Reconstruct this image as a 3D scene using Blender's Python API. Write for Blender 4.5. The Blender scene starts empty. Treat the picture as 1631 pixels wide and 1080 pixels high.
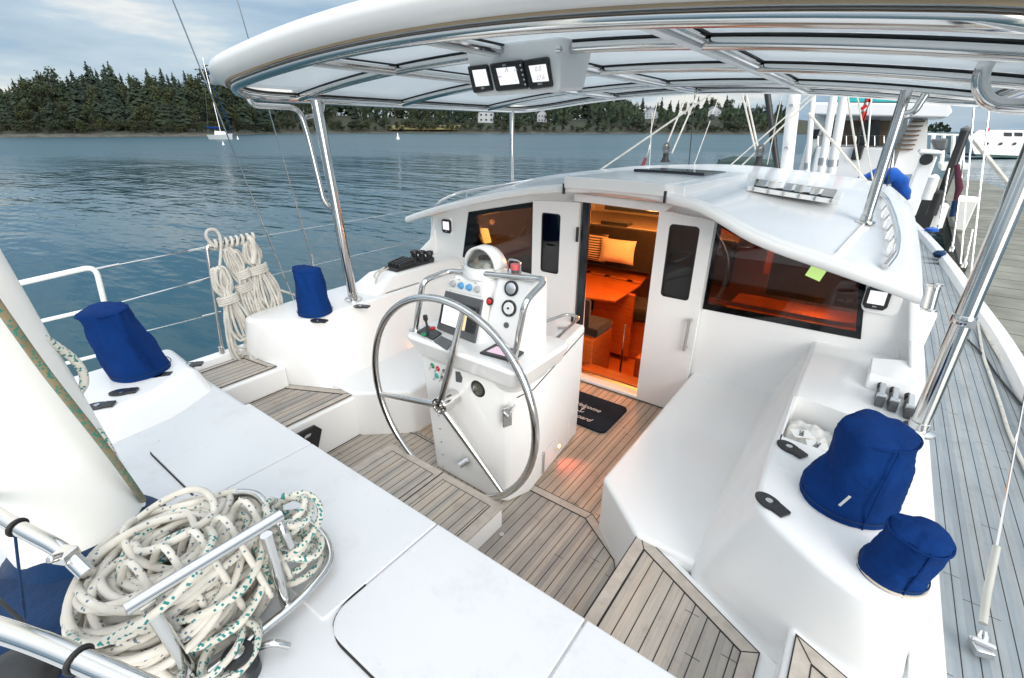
import bpy, bmesh, math, random
from mathutils import Vector, Matrix, geometry, noise
R = math.radians
sc = bpy.context.scene
C = sc.collection
PI = math.pi
V = Vector

# ------------------------------------------------------------------ camera
FPX, PITCH, ROLL, YAW, CAMZ = 754.6, R(23.826), R(-0.183), R(36.75), 2.1
fwd = V((-math.sin(YAW)*math.cos(PITCH), math.cos(YAW)*math.cos(PITCH), -math.sin(PITCH)))
rt0 = V((math.cos(YAW), math.sin(YAW), 0)); dn0 = fwd.cross(rt0)
rt = rt0*math.cos(ROLL)+dn0*math.sin(ROLL); dn = -rt0*math.sin(ROLL)+dn0*math.cos(ROLL)
CAM = V((0, 0, CAMZ))
cd = bpy.data.cameras.new('camera'); cam = bpy.data.objects.new('camera', cd); C.objects.link(cam)
M = Matrix.Identity(4)
for i in range(3):
    M[i][0] = rt[i]; M[i][1] = -dn[i]; M[i][2] = -fwd[i]; M[i][3] = CAM[i]
cam.matrix_world = M
cd.sensor_width = 36; cd.lens = FPX/1631*36; cd.clip_start = 0.05; cd.clip_end = 6000
sc.camera = cam
sc.cycles.use_denoising = True
sc.cycles.max_bounces = 12; sc.cycles.diffuse_bounces = 7; sc.cycles.glossy_bounces = 6; sc.cycles.transparent_max_bounces = 16
sc.cycles.caustics_reflective = False; sc.cycles.caustics_refractive = False
sc.cycles.sample_clamp_indirect = 4

# measured points of the photograph resolved onto the real planes they lie on
def ray(x, y): return rt*((x-815.5)/FPX)+dn*((y-540)/FPX)+fwd
def Pz(x, y, z): d = ray(x, y); return CAM+d*((z-CAMZ)/d.z)
def Py(x, y, v): d = ray(x, y); return CAM+d*(v/d.y)
def Px(x, y, v): d = ray(x, y); return CAM+d*(v/d.x)
def Pn(x, y, p, n): d = ray(x, y); return CAM+d*((p-CAM).dot(n)/d.dot(n))
HD = V((-math.sin(YAW), math.cos(YAW), 0))
def Pd(x, y, dist): d = ray(x, y); return CAM+d*(dist/d.dot(HD))

# ------------------------------------------------------------------ sky and sun
SUN_EL, SUN_AZ = R(20), R(120)
w = bpy.data.worlds.new('World'); sc.world = w; w.use_nodes = True
nt = w.node_tree; nt.nodes.clear(); N = nt.nodes; L = nt.links
def nn(t, **k):
    n = N.new(t)
    for a, b in k.items():
        if a in n.inputs: n.inputs[a].default_value = b
        else: setattr(n, a, b)
    return n
sky = nn('ShaderNodeTexSky'); sky.sky_type = 'NISHITA'; sky.sun_disc = False
sky.sun_elevation = SUN_EL; sky.sun_rotation = SUN_AZ; sky.air_density = 1.0; sky.dust_density = 1.5; sky.ozone_density = 1.5
tc = nn('ShaderNodeTexCoord'); mp = nn('ShaderNodeMapping'); mp.inputs['Scale'].default_value = (1.3, 1.3, 6.5)
L.new(tc.outputs['Generated'], mp.inputs['Vector'])
n1 = nn('ShaderNodeTexNoise'); n1.inputs['Scale'].default_value = 1.9; n1.inputs['Detail'].default_value = 7; n1.inputs['Roughness'].default_value = .52
L.new(mp.outputs[0], n1.inputs['Vector'])
cr = nn('ShaderNodeValToRGB'); e = cr.color_ramp
e.elements[0].position = .36; e.elements[0].color = (2.4, 3.9, 5.9, 1)
e.elements[1].position = .62; e.elements[1].color = (8.8, 8.9, 8.7, 1)
x = e.elements.new(.46); x.color = (4.2, 5.5, 6.8, 1)
x = e.elements.new(.55); x.color = (5.4, 6.6, 7.6, 1)
L.new(n1.outputs['Fac'], cr.inputs[0])
sx = nn('ShaderNodeSeparateXYZ'); L.new(tc.outputs['Generated'], sx.inputs[0])
zr = nn('ShaderNodeMapRange'); zr.interpolation_type = 'SMOOTHSTEP'; zr.inputs['From Min'].default_value = .18; zr.inputs['From Max'].default_value = .80
zr.inputs['To Min'].default_value = .70; zr.inputs['To Max'].default_value = 1.95
L.new(sx.outputs['Z'], zr.inputs['Value'])
br = nn('ShaderNodeVectorMath'); br.operation = 'SCALE'; L.new(cr.outputs[0], br.inputs[0]); L.new(zr.outputs[0], br.inputs['Scale'])
neu = nn('ShaderNodeCombineXYZ'); neu.inputs[0].default_value = 6.3; neu.inputs[1].default_value = 6.5; neu.inputs[2].default_value = 6.7
ns = nn('ShaderNodeVectorMath'); ns.operation = 'SCALE'; L.new(neu.outputs[0], ns.inputs[0]); L.new(zr.outputs[0], ns.inputs['Scale'])
nf = nn('ShaderNodeMapRange'); nf.interpolation_type = 'SMOOTHSTEP'; nf.inputs['From Min'].default_value = .22; nf.inputs['From Max'].default_value = .6; nf.inputs['To Min'].default_value = 0; nf.inputs['To Max'].default_value = .8
L.new(sx.outputs['Z'], nf.inputs['Value']); nm = nn('ShaderNodeMixRGB'); L.new(nf.outputs[0], nm.inputs[0]); L.new(br.outputs[0], nm.inputs[1]); L.new(ns.outputs[0], nm.inputs[2])
mx = nn('ShaderNodeMixRGB'); mx.inputs['Fac'].default_value = .90
L.new(sky.outputs[0], mx.inputs[1]); L.new(nm.outputs[0], mx.inputs[2])
bg = nn('ShaderNodeBackground'); bg.inputs['Strength'].default_value = .06
L.new(mx.outputs[0], bg.inputs[0]); wo = nn('ShaderNodeOutputWorld'); L.new(bg.outputs[0], wo.inputs[0])
sl = bpy.data.lights.new('sun', 'SUN'); sl.energy = 1.4; sl.angle = R(45); sl.color = (1, .95, .88)
so = bpy.data.objects.new('sun', sl); C.objects.link(so)
sd = V((math.sin(SUN_AZ)*math.cos(SUN_EL), math.cos(SUN_AZ)*math.cos(SUN_EL), math.sin(SUN_EL)))
so.rotation_euler = sd.to_track_quat('Z', 'Y').to_euler(); so.location = (0, 0, 30)
sc.view_settings.view_transform = 'Standard'; sc.view_settings.look = 'None'
sc.view_settings.exposure = 1.25; sc.view_settings.gamma = 1

# ------------------------------------------------------------------ materials
class MT:
    def __init__(s, name):
        s.m = bpy.data.materials.new(name); s.m.use_nodes = True; s.n = s.m.node_tree.nodes; s.l = s.m.node_tree.links
        s.b = s.n['Principled BSDF']; s.out = s.n['Material Output']
    def node(s, t, **k):
        n = s.n.new(t)
        for a, b in k.items():
            if a in ('operation', 'blend_type', 'wave_type', 'bands_direction', 'feature', 'noise_dimensions', 'data_type', 'interpolation_type'): setattr(n, a, b)
            else: n.inputs[a].default_value = b
        return n
    def math(s, op, a, b=None, c=None):
        n = s.n.new('ShaderNodeMath'); n.operation = op
        for i, v in enumerate((a, b, c)):
            if v is None: continue
            if isinstance(v, (int, float)): n.inputs[i].default_value = v
            else: s.l.new(v, n.inputs[i])
        return n.outputs[0]
    def coord(s, kind='Object', scale=(1, 1, 1), rot=(0, 0, 0)):
        t = s.n.new('ShaderNodeTexCoord'); m = s.n.new('ShaderNodeMapping')
        m.inputs['Scale'].default_value = scale; m.inputs['Rotation'].default_value = rot
        s.l.new(t.outputs[kind], m.inputs['Vector']); return m.outputs[0]
    def noise(s, vec, scale, detail=4, rough=.5):
        n = s.n.new('ShaderNodeTexNoise'); n.inputs['Scale'].default_value = scale; n.inputs['Detail'].default_value = detail
        n.inputs['Roughness'].default_value = rough; s.l.new(vec, n.inputs['Vector']); return n.outputs['Fac']
    def ramp(s, fac, stops):
        n = s.n.new('ShaderNodeValToRGB'); e = n.color_ramp
        while len(e.elements) < len(stops): e.elements.new(.5)
        for el, (p, c) in zip(e.elements, stops): el.position = p; el.color = (*c, 1) if len(c) == 3 else c
        s.l.new(fac, n.inputs[0]); return n.outputs[0]
    def mix(s, fac, a, b, blend='MIX'):
        n = s.n.new('ShaderNodeMixRGB'); n.blend_type = blend
        for i, v in ((0, fac), (1, a), (2, b)):
            if isinstance(v, (int, float)): n.inputs[i].default_value = v
            elif isinstance(v, tuple): n.inputs[i].default_value = (*v, 1)
            else: s.l.new(v, n.inputs[i])
        return n.outputs[0]
    def bump(s, h, strength=.2, dist=.01):
        n = s.n.new('ShaderNodeBump'); n.inputs['Strength'].default_value = strength; n.inputs['Distance'].default_value = dist
        s.l.new(h, n.inputs['Height']); s.l.new(n.outputs[0], s.b.inputs['Normal']); return n
    def set(s, **k):
        for a, v in k.items():
            a = a.replace('_', ' ')
            if isinstance(v, tuple): v = (*v, 1) if len(v) == 3 and s.b.inputs[a].type == 'RGBA' else v
            if isinstance(v, (int, float, tuple)): s.b.inputs[a].default_value = v
            else: s.l.new(v, s.b.inputs[a])
        return s

def plain(name, colr, rough=.5, metal=0, var=.08, nscale=8, bump=0, bscale=60, coat=0):
    t = MT(name); c = t.coord()
    n = t.noise(c, nscale, 5, .6)
    lo = tuple(max(0, v*(1-var)) for v in colr); hi = tuple(min(1, v*(1+var)) for v in colr)
    t.set(Base_Color=t.ramp(n, [(.3, lo), (.7, hi)]), Roughness=rough, Metallic=metal, Coat_Weight=coat, Coat_Roughness=.08)
    if bump: t.bump(t.noise(c, bscale, 3), bump, .004)
    return t.m

def gelcoat(name, colr, rough=.22, var=.025, coat=.25):
    t = MT(name); c = t.coord()
    big = t.noise(c, 1.7, 6, .6); fine = t.noise(c, 26, 4, .7)
    col1 = t.ramp(big, [(.3, tuple(v*(1-var) for v in colr)), (.7, colr)])
    dirt = t.ramp(fine, [(.25, (.95, .95, .94)), (.45, (1, 1, 1))])
    t.set(Base_Color=t.mix(.5, col1, t.mix(1, col1, dirt, 'MULTIPLY')), Roughness=t.math('MULTIPLY_ADD', big, .14, rough-.05), Coat_Weight=coat, Coat_Roughness=.1)
    t.bump(t.noise(c, 3.2, 2), .06, .02)
    return t.m

WHITE = gelcoat('white_gelcoat', (.86, .86, .85))
def nonskid():
    t = MT('fine_nonskid_gelcoat'); c = t.coord(); n = t.noise(c, 1.6, 6, .6); sp = t.noise(c, 60, 3, .7); st = t.noise(c, 5, 6, .75)
    b = t.ramp(n, [(.3, (.61, .625, .64)), (.7, (.65, .66, .67))]); b = t.mix(1, b, t.ramp(st, [(.33, (.93, .93, .92)), (.45, (1, 1, 1))]), 'MULTIPLY'); b = t.mix(1, b, t.ramp(sp, [(.24, (.82, .81, .79)), (.30, (1, 1, 1))]), 'MULTIPLY')
    t.set(Base_Color=b, Roughness=.5); t.bump(t.noise(c, 420, 2), .25, .0015); return t.m
NONSKID = nonskid()
ROOFM = gelcoat('glossy_roof_gelcoat', (.86, .87, .88), .20, .04, .4)
UNDER = None
def under():
    t = MT('glossy_ceiling_panel'); c = t.coord()
    n = t.noise(c, 2.2, 5, .55)
    t.set(Base_Color=t.ramp(n, [(.3, (.82, .84, .85)), (.7, (.88, .89, .90))]), Roughness=.12, Coat_Weight=.25, Coat_Roughness=.05, Specular_IOR_Level=.4)
    t.bump(t.noise(c, 2.5, 2), .05, .02)
    tr = t.n.new('ShaderNodeBsdfTranslucent'); tr.inputs[0].default_value = (.80, .84, .86, 1); ms = t.n.new('ShaderNodeMixShader'); ms.inputs[0].default_value = .55
    t.l.new(t.b.outputs[0], ms.inputs[1]); t.l.new(tr.outputs[0], ms.inputs[2]); t.l.new(ms.outputs[0], t.out.inputs[0]); return t.m
UNDER = under()
def steel(name='polished_stainless', colr=(.66, .655, .64), rough=.12):
    t = MT(name); c = t.coord()
    n = t.noise(c, 9, 5, .6)
    t.set(Base_Color=colr, Metallic=1.0, Roughness=t.math('MULTIPLY_ADD', n, .14, rough-.06))
    t.bump(t.noise(c, 45, 2), .03, .003); return t.m
STEEL = steel()
DULL = steel('dull_aluminium', (.62, .63, .64), .35)
BLACK = plain('black_plastic', (.02, .021, .023), .38, 0, .2, 20, .1, 200)
RUBBER = plain('black_rubber', (.012, .012, .013), .6, 0, .2)
GREYP = plain('dark_grey_plastic', (.10, .105, .11), .45)
WPLAS = plain('white_plastic', (.78, .78, .76), .3, 0, .03)
def teak(name, sp=.055, off=0., tone=((.36, .32, .275), (.51, .46, .40)), ang=0., grey=.0, line=.041):
    t = MT(name); tcn = t.coord('Object', rot=(0, 0, ang))
    s = t.n.new('ShaderNodeSeparateXYZ'); t.l.new(tcn, s.inputs[0])
    xx = t.math('DIVIDE', t.math('ADD', s.outputs[0], off), sp)
    fr = t.math('FRACT', xx); ln = t.math('LESS_THAN', t.math('ABSOLUTE', t.math('SUBTRACT', fr, .5)), line)
    idx = t.math('FLOOR', xx)
    wn = t.node('ShaderNodeTexWhiteNoise'); wn.noise_dimensions = '1D'; t.l.new(idx, wn.inputs['W'])
    m2 = t.n.new('ShaderNodeMapping'); m2.inputs['Scale'].default_value = (55, 2.6, 10); t.l.new(tcn, m2.inputs[0])
    cmb = t.n.new('ShaderNodeVectorMath'); cmb.operation = 'ADD'; t.l.new(m2.outputs[0], cmb.inputs[0])
    cx = t.n.new('ShaderNodeCombineXYZ'); t.l.new(t.math('MULTIPLY', wn.outputs[0], 37.), cx.inputs[1]); t.l.new(cx.outputs[0], cmb.inputs[1])
    g = t.noise(cmb.outputs[0], 1.5, 6, .65)
    base = t.ramp(g, [(.25, tone[0]), (.75, tone[1])])
    tint = t.ramp(wn.outputs[0], [(0, (.78, .80, .83)), (.5, (1, 1, 1)), (1, (1.10, 1.04, .98))])
    base = t.mix(1, base, tint, 'MULTIPLY')
    stain = t.ramp(t.noise(tcn, 2.3, 5, .6), [(.35, (.86, .86, .86)), (.6, (1.05, 1.05, 1.05))])
    base = t.mix(1, base, stain, 'MULTIPLY')
    jy = t.math('FRACT', t.math('ADD', t.math('DIVIDE', s.outputs[1], 1.7), t.math('MULTIPLY', wn.outputs[0], 7.3)))
    ln = t.math('MAXIMUM', ln, t.math('LESS_THAN', jy, .0018))
    blot = t.ramp(t.noise(tcn, 9, 6, .7), [(.30, (.80, .79, .78)), (.45, (1, 1, 1))]); base = t.mix(1, base, blot, 'MULTIPLY')
    if grey: base = t.mix(grey, base, (.36, .41, .44))
    t.set(Base_Color=t.mix(ln, base, (.02, .018, .016)), Roughness=.72)
    h = t.math('SUBTRACT', t.math('MULTIPLY', g, .5), ln); t.bump(h, .35, .003)
    return t.m
TEAK = teak('weathered_teak_planks')
TEAKF = teak('warm_teak_planks', .055, .02, ((.44, .34, .25), (.62, .50, .39)))
TEAKS = teak('side_deck_teak_planks', .052, 0, ((.23, .26, .28), (.315, .35, .37)), 0, .1, .036)
def wood(name, a, b, rough=.3, coat=.5, sc_=(3, 30, 30)):
    t = MT(name); c = t.coord('Object', sc_)
    g = t.noise(c, 1.3, 6, .65)
    t.set(Base_Color=t.ramp(g, [(.3, a), (.7, b)]), Roughness=rough, Coat_Weight=coat, Coat_Roughness=.12); t.bump(g, .08, .002); return t.m
BORD = wood('teak_margin_board', (.38, .335, .285), (.52, .465, .405), .72, 0, (14, 14, 14))
CHERRY = wood('varnished_cherry_wood', (.40, .10, .02), (.56, .17, .035), .22, .6)
CAULK = plain('black_caulk', (.018, .016, .015), .6)
def fabric(name, colr, var=.25, sheen=.3, wr=.5):
    t = MT(name); c = t.coord()
    n = t.noise(c, 5, 5, .6); f = t.noise(c, 420, 2)
    lo = tuple(v*(1-var) for v in colr); hi = tuple(v*(1+var) for v in colr)
    t.set(Base_Color=t.ramp(n, [(.3, lo), (.7, hi)]), Roughness=.88, Sheen_Weight=sheen, Sheen_Roughness=.5, Specular_IOR_Level=.15)
    h = t.math('MULTIPLY_ADD', t.noise(c, 16, 6, .7), 1.0, t.math('MULTIPLY', f, .16)); t.bump(h, wr, .02); return t.m
BLUE = fabric('blue_canvas', (.0015, .028, .140), .2, .0)
DKBLUE = fabric('navy_canvas', (.006, .03, .09), .25, .1)
CREAM = fabric('cream_cushion_fabric', (.60, .52, .42), .08)
DARKF = fabric('black_upholstery', (.018, .015, .014), .3)
CLOTH = fabric('white_sailcloth', (.72, .71, .68), .06, .2, .6)
MATM = fabric('dark_doormat_pile', (.010, .020, .032), .3, .0, .5)
BRBLUE = fabric('bright_blue_cover', (.008, .085, .40), .25)
TEAL = fabric('teal_canvas', (.03, .36, .36), .15)
def rope_mat(name, base, fleck, thr=.84, dirt=.25):
    t = MT(name); tcn = t.n.new('ShaderNodeTexCoord'); s = t.n.new('ShaderNodeSeparateXYZ'); t.l.new(tcn.outputs['UV'], s.inputs[0])
    u = t.math('MULTIPLY', s.outputs[0], 9.); v = t.math('MULTIPLY', s.outputs[1], 150.)
    a = t.math('FLOOR', t.math('ADD', u, t.math('MULTIPLY', v, .5))); b = t.math('FLOOR', t.math('SUBTRACT', v, t.math('MULTIPLY', u, .5)))
    cx = t.n.new('ShaderNodeCombineXYZ'); t.l.new(t.math('MODULO', a, 9), cx.inputs[0]); t.l.new(b, cx.inputs[1])
    wn = t.n.new('ShaderNodeTexWhiteNoise'); wn.noise_dimensions = '2D'; t.l.new(cx.outputs[0], wn.inputs[0])
    fl = t.math('GREATER_THAN', wn.outputs[0], thr)
    c = t.coord(); n = t.noise(c, 12, 4)
    bb = t.ramp(n, [(.3, tuple(x*(1-dirt) for x in base)), (.65, base)])
    t.set(Base_Color=t.mix(fl, bb, fleck), Roughness=.85, Sheen_Weight=.15)
    w1 = t.math('SINE', t.math('MULTIPLY', t.math('ADD', t.math('MULTIPLY', u, 2), v), 6.283))
    w2 = t.math('SINE', t.math('MULTIPLY', t.math('SUBTRACT', t.math('MULTIPLY', u, 2), v), 6.283))
    t.bump(t.math('MAXIMUM', w1, w2), .7, .0016); return t.m
ROPE = rope_mat('cream_braided_rope', (.84, .80, .71), (.14, .20, .26), .968)
ROPET = rope_mat('cream_rope_teal_flecks', (.84, .80, .70), (.01, .24, .24), .80)
ROPEG = rope_mat('weathered_white_rope', (.80, .77, .70), (.60, .57, .50), .93, .25)
ROPEO = rope_mat('dirty_green_fleck_rope', (.30, .24, .13), (.02, .20, .15), .72, .4)
def glass(name, tint=(.32, .34, .36), ior=1.5, rough=.02):
    t = MT(name); tr = t.n.new('ShaderNodeBsdfTransparent'); tr.inputs[0].default_value = (*tint, 1)
    gl = t.n.new('ShaderNodeBsdfGlossy'); gl.inputs['Roughness'].default_value = rough; gl.inputs[0].default_value = (.9, .9, .9, 1)
    fr = t.n.new('ShaderNodeFresnel'); fr.inputs[0].default_value = ior
    mxs = t.n.new('ShaderNodeMixShader'); t.l.new(fr.outputs[0], mxs.inputs[0]); t.l.new(tr.outputs[0], mxs.inputs[1]); t.l.new(gl.outputs[0], mxs.inputs[2])
    t.l.new(mxs.outputs[0], t.out.inputs[0]); return t.m
GLASS = glass('tinted_window_glass', (.58, .58, .60))
GLASSP = glass('darker_window_glass', (.27, .265, .265))
GLASSD = glass('dark_door_glass', (.30, .31, .33))
CLEAR = glass('clear_dome', (.86, .88, .86), 1.45)
DGLASS = plain('dark_boat_window', (.02, .025, .03), .08, 0, .2)
def emit(name, colr, s, base=(.8, .8, .8)):
    t = MT(name); t.set(Base_Color=base, Emission_Color=colr, Emission_Strength=s, Roughness=.3); return t.m
SCREEN = emit('lit_white_screen', (.95, .97, 1), .40, (.3, .3, .3))
SCREENP = emit('lit_pink_screen', (.95, .62, .80), .28, (.3, .25, .3))
SCREENY = emit('lit_yellow_screen', (1, .75, .25), .35, (.3, .3, .2))
LAMP = emit('glowing_lamp_shade', (1, .42, .08), 13, (.8, .5, .2))
ORLED = emit('orange_floor_light', (1, .30, .05), 6)
def colr(name, c, rough=.35): return plain(name, c, rough, 0, .06)
RED = colr('red_plastic', (.55, .02, .02)); GREEN = colr('green_plastic', (.01, .22, .10)); BLUEP = colr('light_blue_plastic', (.10, .32, .60)); TEALP = colr('teal_plastic', (.05, .42, .33))
PINK = colr('pink_red_plastic', (.70, .13, .14)); NOTE = emit('yellow_green_note', (.55, .8, .25), .25, (.55, .75, .25))  # note paper given a weak glow of its own, no lamp
INK = colr('dark_ink', (.03, .03, .04)); LETTER = colr('pale_lettering', (.62, .62, .60), .7)

# ------------------------------------------------------------------ mesh helpers
def ortho(d):
    d = d.normalized(); a = V((0, 0, 1)) if abs(d.z) < .9 else V((1, 0, 0))
    u = d.cross(a).normalized(); return u, d.cross(u).normalized()
def fil(pts, rad=.05, n=5):
    pts = [V(p) for p in pts]; out = [pts[0]]
    for a, b, c in zip(pts, pts[1:], pts[2:]):
        d1 = (a-b); d2 = (c-b); r = min(rad, d1.length*.48, d2.length*.48)
        p = b+d1.normalized()*r; q = b+d2.normalized()*r
        for i in range(n+1):
            t = i/n; out.append(p*(1-t)**2+b*2*t*(1-t)+q*t*t)
    out.append(pts[-1]); return out
def spline(pts, n=8, closed=False):
    pts = [V(p) for p in pts]; out = []; m = len(pts)
    rng = range(m if closed else m-1)
    for i in rng:
        g = lambda k: pts[k % m] if closed else pts[max(0, min(m-1, k))]
        p0, p1, p2, p3 = g(i-1), g(i), g(i+1), g(i+2)
        for j in range(n):
            t = j/n
            out.append(.5*((2*p1)+(p2-p0)*t+(2*p0-5*p1+4*p2-p3)*t*t+(3*p1-p0-3*p2+p3)*t**3))
    if not closed: out.append(pts[-1])
    return out
class MB:
    def __init__(s): s.b = bmesh.new(); s.uv = s.b.loops.layers.uv.new('UVMap')
    def face(s, vs, m=0):
        try: f = s.b.faces.new(vs); f.material_index = m; return f
        except ValueError: return None
    def box(s, c, d, rot=None, m=0):
        c = V(c); vs = []
        for k in range(8):
            p = V(((k & 1)-.5, (k >> 1 & 1)-.5, (k >> 2 & 1)-.5)); p = V((p.x*d[0], p.y*d[1], p.z*d[2]))
            if rot: p = rot @ p
            vs.append(s.b.verts.new(c+p))
        for q in ((0, 2, 3, 1), (4, 5, 7, 6), (0, 1, 5, 4), (2, 6, 7, 3), (0, 4, 6, 2), (1, 3, 7, 5)): s.face([vs[i] for i in q], m)
        return s
    def frus(s, lo, hi, m=0):
        a = [s.b.verts.new(V(p)) for p in lo]; b = [s.b.verts.new(V(p)) for p in hi]; n = len(a)
        s.face(a[::-1], m); s.face(b, m)
        for i in range(n): s.face([a[i], a[(i+1) % n], b[(i+1) % n], b[i]], m)
        return s
    def prism(s, poly, z0, z1, m=0): return s.frus([(p[0], p[1], z0) for p in poly], [(p[0], p[1], z1) for p in poly], m)
    def plate(s, outer, holes, f, th, m=0):
        # outer/holes 2-D loops; f(u, v, w) -> xyz
        loops = [outer]+holes; tris = geometry.tessellate_polygon([[V((p[0], p[1], 0)) for p in l] for l in loops])
        flat = [p for l in loops for p in l]
        a = [s.b.verts.new(V(f(p[0], p[1], 0))) for p in flat]; b = [s.b.verts.new(V(f(p[0], p[1], th))) for p in flat]
        for t in tris: s.face([a[i] for i in t], m); s.face([b[i] for i in t][::-1], m)
        k = 0
        for l in loops:
            n = len(l)
            for i in range(n): s.face([a[k+i], a[k+(i+1) % n], b[k+(i+1) % n], b[k+i]], m)
            k += n
        return s
    def tube(s, pts, r, n=10, m=0, closed=False, cap=True):
        pts = [V(p) for p in pts]; N_ = len(pts); rr = r if isinstance(r, (list, tuple)) else [r]*N_
        tang = []
        for i in range(N_):
            if closed: d = pts[(i+1) % N_]-pts[i-1]
            else: d = pts[min(i+1, N_-1)]-pts[max(i-1, 0)]
            tang.append(d.normalized() if d.length > 1e-9 else V((0, 0, 1)))
        u, v = ortho(tang[0]); rings = []; L_ = 0; ls = []
        for i in range(N_):
            if i: L_ += (pts[i]-pts[i-1]).length
            ls.append(L_)
            u = (u-tang[i]*u.dot(tang[i]))
            u = u.normalized() if u.length > 1e-6 else ortho(tang[i])[0]
            v = tang[i].cross(u)
            rings.append([s.b.verts.new(pts[i]+(u*math.cos(2*PI*k/n)+v*math.sin(2*PI*k/n))*rr[i]) for k in range(n)])
        for i in range(N_ if closed else N_-1):
            A, B = rings[i], rings[(i+1) % N_]
            for k in range(n):
                f = s.face([A[k], A[(k+1) % n], B[(k+1) % n], B[k]], m)
                if f:
                    for lp, (uu, vv) in zip(f.loops, ((k/n, ls[i]), ((k+1)/n, ls[i]), ((k+1)/n, ls[(i+1) % N_]), (k/n, ls[(i+1) % N_]))): lp[s.uv].uv = (uu, vv)
        if cap and not closed: s.face(rings[0][::-1], m); s.face(rings[-1], m)
        return s
    def cyl(s, a, b, r0, r1=None, n=20, m=0): return s.tube([a, b], [r0, r0 if r1 is None else r1], n, m)
    def rev(s, prof, o, ax=(0, 0, 1), n=28, m=0, fn=None):
        ax = V(ax).normalized(); u, v = ortho(ax); o = V(o); rings = []
        for (r, h) in prof:
            rings.append([s.b.verts.new(o+ax*h+(u*math.cos(2*PI*k/n)+v*math.sin(2*PI*k/n))*max(r, 1e-4)) for k in range(n)])
        for A, B in zip(rings, rings[1:]):
            for k in range(n): s.face([A[k], A[(k+1) % n], B[(k+1) % n], B[k]], m)
        s.face(rings[0][::-1], m); s.face(rings[-1], m)
        if fn:
            for rg in rings:
                for p in rg: p.co = fn(p.co)
        return s
    def quad(s, ps, th, m=0):
        ps = [V(p) for p in ps]; n = (ps[1]-ps[0]).cross(ps[2]-ps[1]).normalized()
        return s.frus([p-n*th*.5 for p in ps], [p+n*th*.5 for p in ps], m)
    def grid(s, fn, nu, nv, m=0):
        g = [[s.b.verts.new(V(fn(i/nu, j/nv))) for j in range(nv+1)] for i in range(nu+1)]
        for i in range(nu):
            for j in range(nv): s.face([g[i][j], g[i+1][j], g[i+1][j+1], g[i][j+1]], m)
        return s
    def build(s, name, mats, parent=None, smooth=38, bevel=0, seg=3, solid=0):
        bmesh.ops.recalc_face_normals(s.b, faces=s.b.faces)
        me = bpy.data.meshes.new(name); s.b.to_mesh(me); s.b.free()
        for mm in (mats if isinstance(mats, (list, tuple)) else [mats]): me.materials.append(mm)
        if smooth:
            me.polygons.foreach_set('use_smooth', [True]*len(me.polygons))
            if not bevel: me.set_sharp_from_angle(angle=R(smooth))
        o = bpy.data.objects.new(name, me); C.objects.link(o)
        if parent:
            o.parent = parent; o.matrix_parent_inverse = Matrix.Translation(-parent.location) if parent.type == 'EMPTY' else Matrix.Identity(4)
        if solid:
            q = o.modifiers.new('solid', 'SOLIDIFY'); q.thickness = solid; q.offset = -1
        if bevel:
            q = o.modifiers.new('bevel', 'BEVEL'); q.width = bevel; q.segments = seg; q.limit_method = 'ANGLE'; q.angle_limit = R(35); q.harden_normals = True
        return o
def tag(o, label, cat, group=None, kind=None):
    if label: o['label'] = label
    if cat: o['category'] = cat
    if group: o['group'] = group
    if kind: o['kind'] = kind
    return o
def thing(name, label, cat, loc=(0, 0, 0), group=None):
    o = bpy.data.objects.new(name, None); C.objects.link(o); o.location = loc; o.empty_display_size = .1
    return tag(o, label, cat, group)
def copy_tree(o, parent=None):
    c = o.copy(); C.objects.link(c)
    if parent: c.parent = parent
    for ch in list(o.children): copy_tree(ch, c)
    return c
def text(body, name, mat, parent, o, xdir, updir, size, shear=0, ext=.0008, align='CENTER'):
    cu = bpy.data.curves.new(name, 'FONT'); cu.body = body; cu.size = size; cu.extrude = ext; cu.shear = shear; cu.align_x = align; cu.align_y = 'CENTER'
    t = bpy.data.objects.new(name, cu); C.objects.link(t); dg = bpy.context.evaluated_depsgraph_get()
    me = bpy.data.meshes.new_from_object(t.evaluated_get(dg)); C.objects.unlink(t); bpy.data.objects.remove(t)
    xd = V(xdir).normalized(); ud = V(updir); ud = (ud-xd*ud.dot(xd)).normalized(); nd = xd.cross(ud)
    Mx = Matrix.Identity(4)
    for i in range(3): Mx[i][0] = xd[i]; Mx[i][1] = ud[i]; Mx[i][2] = nd[i]; Mx[i][3] = V(o)[i]
    me.transform(Mx); me.materials.clear(); me.materials.append(mat)
    ob = bpy.data.objects.new(name, me); C.objects.link(ob)
    if parent: ob.parent = parent; ob.matrix_parent_inverse = Matrix.Translation(-parent.location) if parent.type == 'EMPTY' else Matrix.Identity(4)
    return ob
def rrect(x0, y0, x1, y1, r, n=5):
    out = []
    for cx, cy, a in ((x1-r, y1-r, 0), (x0+r, y1-r, 90), (x0+r, y0+r, 180), (x1-r, y0+r, 270)):
        for i in range(n+1): t = R(a+90*i/n); out.append((cx+r*math.cos(t), cy+r*math.sin(t)))
    return out
def xy(p): return (p.x, p.y)

CL = -1.61; WZ = -.9
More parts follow.
